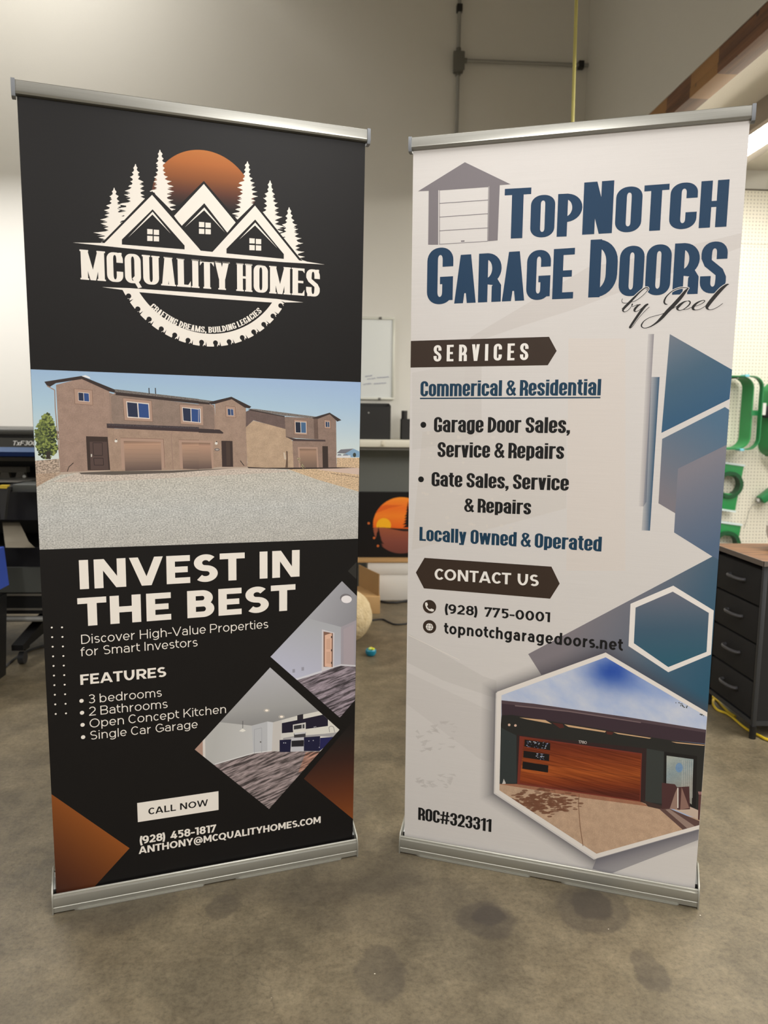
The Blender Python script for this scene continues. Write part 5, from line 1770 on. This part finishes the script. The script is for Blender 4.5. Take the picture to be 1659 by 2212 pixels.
A_(Q((1090, 482), (1188, 508), (1185, 788), (1095, 818), (1088, 818)), (206, 202, 206))
A_(Q((1102, 498), (1178, 512), (1176, 782), (1102, 780)), (128, 96, 82))
A_(Q((1113, 528), (1168, 510), (1166, 784), (1112, 776)), (218, 178, 156))
A_(Q((1124, 560), (1158, 552), (1158, 640), (1124, 640)), (204, 164, 142)); A_(Q((1124, 660), (1158, 660), (1158, 755), (1124, 752)), (204, 164, 142))
for y in (535, 640, 740): A_(Q((1162, y), (1170, y), (1170, y + 16), (1162, y + 16)), (60, 50, 48))
A_(poly(k5, disc(1280, 232, 46, 28, 34)), (118, 114, 118)); A_(poly(k5, disc(1286, 242, 42, 28, 30)), (230, 226, 228))
for x, y in ((865, 813), (937, 797)): A_(Q((x - 10, y - 14), (x + 10, y - 16), (x + 10, y + 12), (x - 10, y + 14)), (150, 150, 164))
P.build('empty_room_photograph', sheet1, pl1(1), K, 'diamond photograph of an empty room with an open door')
P = Print()
d2 = Q((677, 785), (1229, 1280), (668, 1910), (77, 1438))
A_ = adder(P, d2)
A_(d2, grad(k5(700, 800), k5(700, 1220), [(0, (178, 178, 184)), (.7, (160, 160, 160)), (1, (140, 140, 140))]))
A_(Q((60, 1200), (290, 1222), (530, 1248), (655, 1215), (700, 1221), (880, 1172), (1075, 1130), (1300, 1100), (1300, 1500), (60, 1700)), grad(k5(250, 1300), k5(900, 1350), [(0, (178, 178, 176)), (.5, (192, 192, 192)), (1, (216, 214, 206))]))
A_(Q((530, 1248), (655, 1215), (655, 1468), (545, 1470)), (182, 184, 188))
A_(Q((655, 1215), (700, 1221), (690, 1452), (655, 1468)), (200, 202, 206))
A_(Q((700, 1221), (770, 1205), (755, 1450), (690, 1452)), (196, 192, 188))
A_(Q((60, 1660), (235, 1560), (545, 1470), (690, 1452), (1300, 1452), (1300, 2000), (60, 2000)), (130, 118, 118), 'plank')
A_(Q((960, 1460), (1080, 1452), (1080, 1560), (900, 1620)), (178, 120, 90), 'plank', .5)
lineband(k5, [(235, 1556), (545, 1466), (690, 1448)], 8, (214, 214, 214), P)
lineband(k5, [(552, 1278), (610, 1266), (610, 1462)], 4, (160, 162, 168), P)
lineband(k5, [(552, 1278), (552, 1470)], 4, (160, 162, 168), P)
P.add(poly(k5, disc(601, 1378, 6, 8)), (90, 86, 84))
A_(Q((60, 1440), (158, 1350), (160, 1510), (60, 1450)), (170, 140, 126)); A_(Q((140, 1350), (160, 1350), (162, 1515), (142, 1500)), (210, 205, 200))
CB, CB2 = (30, 26, 44), (26, 26, 56)
A_(Q((770, 1228), (860, 1210), (860, 1300), (770, 1308)), CB); A_(Q((960, 1190), (1095, 1160), (1137, 1198), (1137, 1250), (960, 1275)), CB)
A_(Q((893, 1165), (940, 1155), (940, 1200), (893, 1210)), (40, 36, 44)); A_(Q((860, 1210), (960, 1190), (960, 1222), (860, 1240)), CB)
A_(Q((858, 1240), (956, 1226), (956, 1275), (858, 1288)), (206, 204, 202)); A_(Q((866, 1248), (928, 1239), (928, 1270), (866, 1279)), (50, 50, 54)); A_(Q((935, 1238), (950, 1236), (950, 1268), (935, 1270)), (60, 60, 64))
A_(Q((780, 1346), (870, 1330), (1110, 1312), (1215, 1300), (1195, 1338), (1075, 1332), (945, 1342), (845, 1352), (780, 1362)), (160, 158, 160))
A_(Q((752, 1362), (845, 1356), (838, 1458), (752, 1458)), CB2); A_(Q((945, 1340), (1075, 1331), (1070, 1450), (945, 1450)), CB2); A_(Q((1075, 1345), (1192, 1335), (1130, 1400), (1070, 1450)), (34, 34, 84))
A_(Q((845, 1345), (946, 1340), (945, 1452), (843, 1455)), (190, 190, 196)); A_(Q((847, 1368), (945, 1362), (944, 1412), (846, 1416)), (34, 32, 38))
A_(Q((866, 1310), (960, 1300), (958, 1338), (868, 1344)), (60, 58, 62)); A_(Q((870, 1306), (958, 1297), (958, 1310), (870, 1320)), (200, 200, 204))
for x, y in ((785, 1385), (800, 1385), (985, 1370), (1020, 1366), (1068, 1420), (1028, 1258), (1040, 1256)): P.add(poly(k5, disc(x, y, 4, 8)), (190, 190, 200))
lineband(k5, [(460, 1210), (459, 1272)], 4, (70, 68, 66), P); A_(Q((430, 1292), (458, 1270), (484, 1288), (460, 1298)), (230, 228, 220))
for x, y in ((650, 1127), (768, 1177)): P.add(poly(k5, disc(x, y, 26, 20, 15)), (186, 180, 172), alpha=.7); P.add(poly(k5, disc(x, y, 13, 14, 8)), (250, 240, 226))
lineband(k5, [(1150, 1300), (1145, 1262), (1160, 1250), (1182, 1258), (1190, 1300)], 4, (120, 116, 120), P)
P.build('kitchen_photograph', sheet1, pl1(1), K, 'diamond photograph of an empty room with a dark kitchen')

# ---- call now and contact lines
P = Print()
P.add(poly(kk, [(63, 171), (724, 74), (725, 226), (69, 326)]), WHT)
text(P, kk, 'CALL NOW', geo(.18, .16, .17, f=.88), (155, 266), (640, 192), (155, 212), (24, 22, 22))
P.build('call_now_button', sheet1, pl1(1), K, 'white block lettered CALL NOW')
P = Print()
F_SP = geo(.215, .185, .11, f=.88)
text(P, kk, '(928) 458-1817', F_SP, (78, 506), (706, 404), (78, 443), WHT)
text(P, kk, 'ANTHONY@MCQUALITYHOMES.COM', F_SP, (76, 585), (1555, 331), (76, 527), WHT)
P.build('contact_lettering', sheet1, pl1(1), K)
# ------------------------------------------------------------------ right banner
PAP = (213, 209, 206)
root2, sheet2, pl2 = banner(.61014, 2.10566, -.36131, -.01374,
    'white roll-up banner stand with blue garage door lettering and a hexagon photo',
    'white printed banner sheet with blue and grey panels', (225, 220, 214))
q2 = sheet_map((894.3, 326), (1619.6, 258.5), (872, 1807), (1502, 1920))
j1 = crop(q2, 860, 220, 2.0763)
j2 = crop(q2, 860, 700, 2.0763)
j3 = crop(q2, 860, 1160, 2.0763)
j4 = crop(q2, 840, 1560, 2.1829)
j5 = crop(q2, 1040, 1380, 3.1904)
j6 = crop(q2, 1360, 700, 4.097)
jj = crop(q2, 1330, 590, 6.144)
jp = crop(q2, 900, 1280, 4.879)
F_CON = cond(.185, .47, .135, .062, space=.24)
F_TITLE = cond(.205, .5, .13, .055, k=1.1)
NAVY, DARK, BROWN, GREY = (22, 56, 86), (20, 20, 21), (56, 43, 34), (122, 116, 120)

P = Print()
full = [(-hs, .020), (hs, .020), (hs, SHEET_H + .004), (-hs, SHEET_H + .004)]
P.add(full, PAP, 'cloth')
A_ = adder(P, full)
# pale panels of the background
A_(poly(j1, [(330, 1050), (850, 740), (1100, 690), (1560, 580), (1560, 640), (780, 930), (560, 1000), (300, 1090)]), (196, 189, 184), alpha=.45)
A_(poly(j2, [(64, 215), (300, 170), (300, 520), (64, 560)]), (196, 192, 186), alpha=.35)
A_(poly(j2, [(300, 180), (375, 180), (375, 480), (300, 520)]), (190, 184, 178), alpha=.3)
A_(poly(j2, [(765, 60), (1020, 60), (1020, 1100), (755, 1100)]), (218, 205, 194), alpha=.35)
A_(poly(j2, [(110, 480), (755, 420), (755, 820), (60, 1010)]), (200, 192, 182), alpha=.3)
A_(poly(j3, [(45, 430), (380, 620), (440, 640), (440, 720), (200, 640), (40, 560)]), (192, 188, 184), alpha=.4)
A_(poly(j3, [(35, 600), (420, 780), (420, 1010), (360, 990), (35, 745)]), (196, 191, 188), alpha=.35)
rr_ = random.Random(5)
for i in range(46):
    x, y = rr_.uniform(70, 240), rr_.choice((rr_.uniform(820, 960), rr_.uniform(1060, 1120)))
    A_(poly(j3, [(x, y), (x + rr_.uniform(10, 44), y + rr_.uniform(-12, 4)), (x + rr_.uniform(6, 40), y + rr_.uniform(4, 16))]), (188, 183, 180), alpha=.5)
for i in range(60):
    x, y = rr_.uniform(90, 560), rr_.choice((rr_.uniform(480, 620), rr_.uniform(740, 960)))
    A_(poly(j2, disc(x, y, rr_.uniform(3, 12), 6, rr_.uniform(3, 9))), (222, 214, 204), alpha=.35)
lineband(j3, [(45, 436), (275, 548)], 2, (230, 224, 216), P)
# upper right blue panels
def GB(p0, p1, c0, c1): return grad(p0, p1, [(0, c0), (1, c1)])
A_(poly(j6, [(357, 78), (910, 392), (885, 650), (283, 950)]), grad(j6(340, 100), j6(700, 760), [(0, (112, 120, 132)), (.5, (70, 98, 120)), (1, (52, 90, 122))]))
A_(poly(j6, [(290, 1003), (845, 720), (882, 744), (900, 2130), (785, 2065), (395, 1830), (405, 1660), (257, 1572)]), GB(j6(300, 1500), j6(850, 900), (124, 120, 128), (80, 110, 136)))
A_(poly(j6, [(430, 1265), (870, 1050), (860, 2120), (395, 1830)]), GB(j6(420, 1350), j6(820, 1900), (128, 126, 136), (84, 104, 130)))
# soft upright bars
for pts, c in (([(165, 78), (217, 78), (195, 457), (150, 1560), (125, 1600), (82, 1600)], (110, 106, 118)),):
    L0, L1 = j6(160, 78), j6(217, 78)
    def bar_alpha(u, v, _a=j6(150, 78), _b=j6(222, 78), _c=j6(75, 1600), _d=j6(160, 1600)):
        t = (v - _a[1]) / (_c[1] - _a[1])
        x0 = _a[0] + (_c[0] - _a[0]) * t; x1 = _b[0] + (_d[0] - _b[0]) * t
        return max(0, min(1, (u - x0) / (x1 - x0))) * .85
    A_(poly(j6, pts), c, alpha=bar_alpha)
def bar2(u, v, _a=j6(150, 457), _b=j6(250, 457), _c=j6(85, 1815), _d=j6(168, 1815)):
    t = (v - _a[1]) / (_c[1] - _a[1])
    x0 = _a[0] + (_c[0] - _a[0]) * t; x1 = _b[0] + (_d[0] - _b[0]) * t
    return max(0, min(1, (u - x0) / (x1 - x0)))
A_(poly(j6, [(195, 457), (267, 457), (182, 1815), (108, 1812), (122, 1600)]), (44, 84, 114), alpha=bar2)
# grey to blue band behind the hexagons
A_(poly(j3, [(583, 520), (1412, 79), (1460, 105), (1440, 820), (1387, 780), (930, 515), (643, 615)]),
   grad(j3(780, 420), j3(1360, 700), [(0, (128, 122, 128)), (.35, (108, 112, 124)), (.7, (66, 94, 116)), (1, (46, 88, 112))]))
# soft dark edge round the photograph's frame
HEX = poly(j5, [(107, 358), (857, 85), (1600, 521), (1535, 1295), (785, 1512), (92, 1055)])
def seg_d(p, a, b):
    ax, ay, bx, by = *a, *b
    t = max(0, min(1, ((p[0] - ax) * (bx - ax) + (p[1] - ay) * (by - ay)) / ((bx - ax) ** 2 + (by - ay) ** 2)))
    return hypot(p[0] - ax - (bx - ax) * t, p[1] - ay - (by - ay) * t)
def offset_poly(pl, d):
    n = len(pl)
    s = 1 if sarea(pl) > 0 else -1
    out = []
    for i in range(n):
        a, b_, c_ = pl[i - 1], pl[i], pl[(i + 1) % n]
        d1_ = Vector((b_[0] - a[0], b_[1] - a[1])).normalized(); d2_ = Vector((c_[0] - b_[0], c_[1] - b_[1])).normalized()
        n1, n2 = Vector((d1_.y, -d1_.x)) * s, Vector((d2_.y, -d2_.x)) * s
        m_ = (n1 + n2).normalized()
        out.append((b_[0] + m_.x * d / m_.dot(n1), b_[1] + m_.y * d / m_.dot(n1)))
    return out
SW = .044
SHX = [(u - .004, v - .004) for u, v in HEX]
rings = [0, .2, .45, .7, 1.0]
fall = lambda t: .78 * (1 - t) ** 1.35 * (1 if t < .999 else 0)
pls = [offset_poly(SHX, SW * t) for t in rings]
for k in range(4):
    for i in range(6):
        qd = [pls[k][i - 1], pls[k][i], pls[k + 1][i], pls[k + 1][i - 1]]
        def al(u, v, a=SHX[i - 1], b=SHX[i]):
            L = hypot(b[0] - a[0], b[1] - a[1])
            dd = abs((b[0] - a[0]) * (v - a[1]) - (b[1] - a[1]) * (u - a[0])) / L / SW
            return fall(min(1, dd))
        A_(qd, (70, 68, 78), alpha=al)
A_(poly(j4, [(960, 690), (1045, 714), (1460, 552), (1462, 500), (980, 640)]), (104, 102, 114), alpha=.62)
merge_front(sheet2, P, pl2(0), PAP)

# ---- garage emblem and the title
P = Print()
P.add(poly(j1, [(92, 402), (302, 272), (507, 370), (458, 374), (410, 378), (186, 394), (140, 400)]), GREY)
P.add(poly(j1, [(140, 398), (183, 393), (182, 640), (137, 640)]), GREY)
P.add(poly(j1, [(411, 376), (458, 373), (448, 620), (405, 624)]), GREY)
P.add(poly(j1, [(183, 390), (411, 374), (410, 380), (183, 397)]), GREY)
lineband(j1, [(188, 638), (188, 397), (408, 381), (403, 624), (186, 638)], 2.6, GREY, P)
for y0, y1 in ((456, 440), (517, 501), (578, 564)): lineband(j1, [(188, y0), (406, y1)], 3, GREY, P)
P.add(poly(j1, [(284, 621), (300, 620), (300, 626), (284, 627)]), GREY)
P.build('garage_emblem', sheet2, pl2(1), PAP, 'grey outline of a garage with a sectional door')
P = Print()
text(P, j1, 'Top', F_TITLE, (474, 613), (822, 599), (474, 391), NAVY, sizes=.84, kern={'To': -.02})
text(P, j1, 'Notch', F_TITLE, (826, 594), (1472, 556), (826, 362), NAVY, sizes=.86)
P.build('title_lettering', sheet2, pl2(1), PAP)
P = Print()
text(P, j1, 'Garage', F_TITLE, (130, 908), (785, 878), (130, 657), NAVY, sizes=.85)
text(P, j1, 'Doors', F_TITLE, (853, 874), (1466, 852), (853, 617), NAVY, sizes=.86)
P.build('title_lettering', sheet2, pl2(1), PAP)

# script lettering: brush strokes with swelling width
def brush(pr, f, pts, col, grow=0.0, n=6):
    s = spline([(x, y, w) for x, y, w in pts], n)
    c = [(f(p.x, p.y), max(p.z, 1.2)) for p in s]
    k = hypot(f(100, 100)[0] - f(0, 100)[0], f(100, 100)[1] - f(0, 100)[1]) / 100
    m = len(c)
    edge = []
    for i in range(m):
        a, b_ = c[max(i - 1, 0)][0], c[min(i + 1, m - 1)][0]
        dx, dy = b_[0] - a[0], b_[1] - a[1]
        L = hypot(dx, dy) or 1
        w_ = (max(c[i][1], 4.5) * .6 + .9 + grow) * k
        (x, y) = c[i][0]
        edge.append(((x - dy / L * w_, y + dx / L * w_), (x + dy / L * w_, y - dx / L * w_)))
        pr.add(disc(x, y, w_ * .98, 10), col)
    for i in range(m - 1): pr.add([edge[i][0], edge[i + 1][0], edge[i + 1][1], edge[i][1]], col)
STROKES = [
    [(92, 328, 3), (82, 352, 3), (92, 378, 4), (125, 386, 5), (160, 382, 4)],
    [(165, 380, 4), (250, 360, 4), (330, 310, 4), (400, 245, 5), (432, 200, 8), (420, 180, 9), (385, 188, 10), (320, 240, 14), (240, 320, 22), (170, 392, 27), (118, 445, 26), (98, 478, 20), (112, 500, 8), (150, 490, 4), (190, 455, 4), (214, 420, 5)],
    [(84, 456, 3), (100, 450, 6), (118, 440, 6)],
    [(214, 418, 6), (222, 400, 16), (216, 414, 8), (228, 430, 4), (262, 416, 4), (292, 404, 4)],
    [(330, 402, 8), (300, 415, 18), (262, 455, 24), (250, 485, 20), (270, 496, 6), (310, 480, 4), (360, 440, 4), (410, 402, 6)],
    [(425, 400, 18), (390, 425, 26), (330, 500, 28), (260, 600, 26), (200, 690, 24), (190, 708, 20)],
    [(200, 715, 4), (228, 690, 3), (300, 590, 3), (380, 500, 3), (446, 436, 3)],
    [(685, 400, 6), (655, 392, 14), (646, 355, 18), (680, 290, 12), (760, 220, 8), (860, 182, 7), (950, 182, 6), (966, 186, 5)],
    [(966, 186, 6), (930, 222, 26), (860, 310, 38), (770, 410, 40), (690, 490, 38), (610, 580, 32), (540, 645, 20), (460, 695, 10), (390, 714, 6), (350, 700, 10), (345, 670, 14), (380, 620, 8), (450, 575, 5), (540, 548, 4), (610, 530, 3), (690, 492, 4), (750, 460, 4), (810, 425, 4)],
    [(950, 354, 4), (900, 372, 16), (840, 420, 30), (818, 455, 24), (840, 478, 8), (890, 470, 6), (950, 430, 10), (985, 390, 14), (985, 362, 12), (962, 354, 8)],
    [(900, 470, 4), (960, 460, 4), (1000, 440, 4), (1040, 430, 4)],
    [(1035, 430, 4), (1110, 405, 4), (1165, 375, 7), (1182, 352, 8), (1150, 348, 7), (1080, 380, 18), (1030, 430, 28), (1030, 462, 22), (1062, 474, 6), (1120, 462, 4), (1190, 420, 4), (1240, 370, 4)],
    [(1500, 133, 6), (1470, 142, 20), (1400, 200, 36), (1310, 300, 40), (1230, 400, 38), (1212, 440, 30), (1235, 468, 8), (1290, 464, 5), (1360, 430, 4), (1420, 386, 4)],
]
P = Print()
for s_ in STROKES: brush(P, jj, s_, PAP, grow=9, n=4)
P.build('script_lettering_outline', sheet2, pl2(2), PAP, 'pale outline round the script lettering')
P = Print()
for s_ in STROKES: brush(P, jj, s_, (38, 36, 36))
P.build('script_lettering', sheet2, pl2(3), PAP)

# ---- services
P = Print()
lft = j2(62, 73)
P.add([(-hs + .0003, lft[1]), j2(678, 53), j2(712, 116), j2(672, 180), (-hs + .0003, j2(62, 192)[1])], BROWN)
text(P, j2, 'SERVICES', F_CON, (160, 165), (584, 157), (160, 92), (236, 232, 226), track=.27)
P.build('services_tag', sheet2, pl2(1), PAP, 'dark brown arrow tag lettered SERVICES')
P = Print()
BLUE = (22, 58, 82)
text(P, j2, 'Commerical & Residential', F_CON, (101, 321), (909, 314), (101, 253), BLUE)
P.add(poly(j2, [(99, 327), (908, 321), (908, 327), (99, 333)]), BLUE)
P.build('subheading_lettering', sheet2, pl2(1), PAP)
for s_, BL, BR, TT in (('Garage Door Sales,', (161, 481), (771, 484), (161, 413)), ('Service & Repairs', (177, 592), (744, 600), (177, 525)),
                       ('Gate Sales, Service', (150, 723), (765, 742), (150, 659)), ('& Repairs', (296, 838), (596, 849), (296, 776))):
    P = Print()
    text(P, j2, s_, F_CON, BL, BR, TT, DARK)
    P.build('service_list_lettering', sheet2, pl2(1), PAP)
for x, y in ((114, 448), (103, 692)):
    u, v = j2(x, y)
    P = Print()
    P.add(disc(u, v, .0086, 28), DARK)
    P.build('bullet_point', sheet2, pl2(1), PAP)
P = Print()
text(P, j2, 'Locally Owned & Operated', F_CON, (95, 967), (912, 1014), (95, 905), BLUE)
P.build('subheading_lettering', sheet2, pl2(1), PAP)

# ---- contact
P = Print()
P.add(poly(j3, [(79, 155), (118, 89), (688, 127), (725, 203), (682, 271), (115, 226)]), BROWN)
text(P, j3, 'CONTACT US', geo(.19, .17, .15, f=.84), (163, 186), (630, 216), (163, 136), (236, 232, 226))
P.build('contact_tag', sheet2, pl2(1), PAP, 'dark brown pointed tag lettered CONTACT US')
P = Print()
u, v = j3(140, 308)
P.add(disc(u, v, .0205, 48), BROWN)
P.add(poly(jp, [(88, 96), (108, 92), (118, 120), (106, 134), (122, 158), (140, 166), (152, 158), (180, 168), (178, 186), (160, 190), (128, 180), (102, 156), (88, 122)]), (232, 228, 222))
P.build('telephone_icon', sheet2, pl2(1), PAP, 'white handset in a brown disc')
P = Print()
u, v = j3(140, 398)
P.add(disc(u, v, .0205, 48), BROWN)
u, v = jp(133, 353)
r_ = .0112
P.add(disc(u, v, r_, 36), (232, 228, 222))
for e in (.38,):
    P_o, P_i = disc(u, v, r_ * .52, 32, r_), disc(u, v, r_ * .40, 32, r_ * .98)
    for i in range(32): P.add([P_o[i], P_o[(i + 1) % 32], P_i[(i + 1) % 32], P_i[i]], BROWN)
P.add([(u - r_ * .05, v - r_), (u + r_ * .05, v - r_), (u + r_ * .05, v + r_), (u - r_ * .05, v + r_)], BROWN, alpha=0)
for k in (-.36, .36): P.add([(u - r_, v + k * r_ - r_ * .05), (u + r_, v + k * r_ - r_ * .05), (u + r_, v + k * r_ + r_ * .05), (u - r_, v + k * r_ + r_ * .05)], BROWN)
P.build('globe_icon', sheet2, pl2(1), PAP, 'white globe in a brown disc')
P = Print()
F_HK = geo(.185, .165, .15, f=.82)
text(P, jp, '(928) 775-0001', F_HK, (285, 206), (1405, 300), (285, 106), DARK)
P.build('telephone_lettering', sheet2, pl2(1), PAP)
P = Print()
text(P, j3, 'topnotchgaragedoors.net', F_HK, (204, 429), (1008, 505), (204, 377), DARK)
P.build('website_lettering', sheet2, pl2(1), PAP)

# ---- small hexagon
P = Print()
ho = poly(j3, [(1235, 211), (1417, 322), (1405, 520), (1213, 600), (1034, 483), (1043, 293)])
hi = poly(j3, [(1233, 238), (1395, 333), (1385, 508), (1213, 577), (1058, 470), (1066, 310)])
ho = [(min(p[0], hs - .0004), p[1]) for p in ho]
P.add(ho, (230, 225, 220))
P.add(hi, grad(j3(1200, 250), j3(1230, 560), [(0, (104, 108, 122)), (.5, (66, 92, 112)), (1, (46, 92, 112))]))
P.build('hexagon_frame', sheet2, pl2(1), PAP, 'white hexagon outline filled with blue')

# ---- hexagon photograph
P = Print()
X = lambda *a: poly(j5, a)
ed = hs - .0004
hexo = clip_to(HEX, [(-hs, 0), (ed, 0), (ed, 2.2), (-hs, 2.2)])
hexi = clip_to(X((137, 382), (857, 118), (1590, 547), (1560, 1262), (793, 1478), (122, 1040)), [(-hs, 0), (ed, 0), (ed, 2.2), (-hs, 2.2)])
P.add(hexo, (228, 222, 216))
A_ = adder(P, hexi)
A_(hexi, grad(j5(250, 420), j5(900, 130), [(0, (206, 212, 224)), (.6, (190, 200, 220)), (1, (150, 172, 212))]), 'cloud')
def sky(u, v, _c=j5(900, 215), _w=(j5(1100, 300)[0] - j5(900, 300)[0])):
    a_, b_2 = (u - _c[0]) / _w, (v - _c[1]) / _w
    k = math.exp(-((a_ * .8 + b_2 * .9) ** 2 * 1.1 + (a_ * .5 - b_2 * .8) ** 2 * 2.2 + 0))
    k2_ = math.exp(-((a_ - 1.3) ** 2 * .6 + (b_2 + .45) ** 2 * 5))
    c0 = (196, 204, 222)
    for kk_, c1 in ((k2_ * .6, (118, 146, 204)), (min(1, k * 1.0), (44, 82, 168))):
        c0 = tuple(x_ * (1 - kk_) + y_ * kk_ for x_, y_ in zip(c0, c1))
    return c0
gx0, gx1, gy0, gy1 = j5(110, 300)[0], ed, j5(1500, 640)[1], j5(857, 90)[1]
for i in range(22):
    for k in range(16):
        xa_, xb_ = gx0 + (gx1 - gx0) * i / 22, gx0 + (gx1 - gx0) * (i + 1) / 22
        ya_, yb_ = gy0 + (gy1 - gy0) * k / 16, gy0 + (gy1 - gy0) * (k + 1) / 16
        A_([(xa_, ya_), (xb_, ya_), (xb_, yb_), (xa_, yb_)], sky, 'cloud')
A_(X((137, 417), (360, 440), (1000, 530), (1600, 625), (1600, 720), (1300, 690), (137, 530)), (62, 48, 56))
A_(X((137, 417), (360, 440), (1000, 530), (1600, 625), (1600, 645), (1000, 552), (400, 468), (137, 440)), (84, 68, 74))
A_(X((230, 450), (600, 488), (1100, 565), (1100, 572), (600, 496), (230, 458)), (120, 102, 104))
A_(X((137, 520), (210, 518), (1300, 690), (1600, 722), (1600, 1200), (1100, 1130), (100, 1010)), (42, 42, 40))
A_(X((128, 600), (160, 620), (240, 660), (240, 990), (125, 995)), (52, 58, 58))
A_(X((245, 655), (1140, 748), (1130, 1130), (1095, 1115), (245, 1000)), (52, 36, 36))
A_(X((1140, 748), (1260, 770), (1250, 1130), (1130, 1118)), (56, 60, 58))
A_(X((262, 664), (1108, 782), (1097, 1118), (245, 996)), (120, 52, 40))
A_(X((292, 676), (1100, 790), (1092, 1110), (262, 988)), grad(j5(600, 730), j5(620, 1040), [(0, (112, 48, 28)), (.35, (140, 66, 30)), (.6, (164, 84, 36)), (.85, (130, 58, 28)), (1, (92, 40, 28))]), 'wood')
for k in (1, 2, 3):
    y = .25 * k
    A_(X((285 - 8 * k, 676 + 312 * y), (1099 - 2 * k, 790 + 320 * y), (1099 - 2 * k, 794 + 320 * y), (285 - 8 * k, 680 + 312 * y)), (96, 44, 26), alpha=.6)
for w4 in (((298, 688), (474, 713), (473, 762), (294, 735)), ((290, 765), (468, 790), (465, 838), (287, 812)), ((283, 840), (461, 866), (458, 917), (280, 890))):
    A_(poly(j5, w4), (26, 22, 22))
for i in range(60):
    x, y = rr_.uniform(310, 460), rr_.uniform(700, 750)
    if i > 34: x, y = rr_.uniform(370, 440), rr_.uniform(786, 828)
    A_(poly(j5, disc(x, y, rr_.uniform(2, 6), 5, rr_.uniform(2, 4))), rr_.choice(((150, 160, 190), (90, 100, 130), (200, 205, 215))))
for l4 in (((260, 535), (440, 553), (485, 580), (310, 548)), ((570, 582), (860, 628), (852, 638), (600, 600)), ((910, 635), (1172, 675), (1160, 680), (940, 648)), ((1310, 700), (1545, 722), (1535, 728), (1345, 710))):
    A_(poly(j5, l4), (206, 168, 130))
for x, y in ((190, 587), (233, 591)): A_(poly(j5, disc(x, y, 9, 12)), (214, 180, 160))
A_(X((485, 570), (560, 580), (570, 605), (540, 610)), (80, 40, 36)); A_(X((860, 628), (912, 636), (900, 655), (865, 650)), (80, 40, 36))
A_(X((1262, 770), (1490, 800), (1480, 1160), (1450, 1155), (1262, 1010)), (30, 28, 28))
A_(X((1278, 797), (1464, 822), (1452, 1135), (1276, 1005)), grad(j5(1300, 800), j5(1440, 1000), [(0, (170, 176, 168)), (.5, (140, 156, 160)), (1, (150, 150, 142))]), 'stucco')
for x in range(1385, 1460, 14): A_(X((x, 830), (x + 4, 830), (x + 2, 1090), (x - 2, 1090)), (196, 196, 190), alpha=.6)
A_(poly(j5, disc(1365, 880, 26, 10, 34)), (96, 140, 190), alpha=.7)
A_(X((100, 995), (240, 996), (1100, 1118), (1230, 1166), (1600, 1260), (1600, 1700), (400, 1700), (100, 1200)), (192, 162, 136), 'stucco')
A_(X((100, 995), (240, 996), (1100, 1118), (1160, 1150), (700, 1090), (200, 1010)), (150, 92, 66), alpha=.8)
for i in range(330):
    x, y = rr_.gauss(430, 120), rr_.gauss(1125, 42)
    if ((x - 430) / 260) ** 2 + ((y - 1125) / 100) ** 2 > 1: continue
    w_2 = rr_.uniform(8, 30)
    A_(poly(j5, disc(x, y, w_2, 6, w_2 * rr_.uniform(.2, .4))), (118, 78, 58), 'stucco', .85)
A_(X((1110, 1105), (1300, 1160), (1240, 1170), (1150, 1150)), (66, 50, 46))
lineband(j5, [(674, 1064), (668, 1130), (680, 1290), (700, 1425)], 5, (130, 96, 74), P)
A_(X((1225, 1165), (1290, 1160), (1600, 1290), (1600, 1330), (1390, 1310)), (96, 72, 68))
A_(X((1270, 1170), (1300, 1168), (1480, 1290), (1420, 1300)), (150, 128, 118))
A_(X((1330, 1170), (1440, 1150), (1600, 1220), (1600, 1280)), (196, 176, 160))
A_(X((1245, 985), (1335, 995), (1350, 1015), (1435, 1010), (1440, 1168), (1365, 1172), (1290, 1162), (1245, 1168)), (78, 50, 50))
A_(X((1335, 1060), (1352, 1020), (1352, 1170), (1300, 1165)), (150, 122, 110)); A_(X((1382, 1015), (1436, 1160), (1372, 1172)), (140, 108, 98)); A_(X((1352, 1020), (1360, 1020), (1360, 1160), (1352, 1160)), (220, 214, 206))
A_(X((1495, 1045), (1600, 1050), (1600, 1070), (1500, 1066)), (150, 112, 110)); A_(X((1500, 1066), (1530, 1066), (1525, 1250), (1495, 1240)), (90, 58, 56))
for i in range(26):
    x, y = rr_.choice((rr_.uniform(1340, 1425), rr_.uniform(1505, 1545))), 0
    y = 418 + (x - 1340) * .45 + rr_.uniform(-2, 18)
    A_(poly(j5, disc(x, y, rr_.uniform(2, 6), 5, 4)), (54, 60, 50))
text(P, j5, '1780', geo(.1, .1, .1), (668, 712), (725, 718), (668, 693), (226, 220, 214))
A_(X((145, 985), (152, 960), (165, 988), (165, 996), (140, 996)), (200, 196, 190))
P.build('garage_photograph', sheet2, pl2(1), PAP, 'hexagonal printed photograph of a house with an orange wooden garage door')
P = Print()
text(P, j4, 'ROC#323311', F_CON, (135, 459), (481, 517), (135, 400), DARK)
P.build('licence_number_lettering', sheet2, pl2(1), PAP)
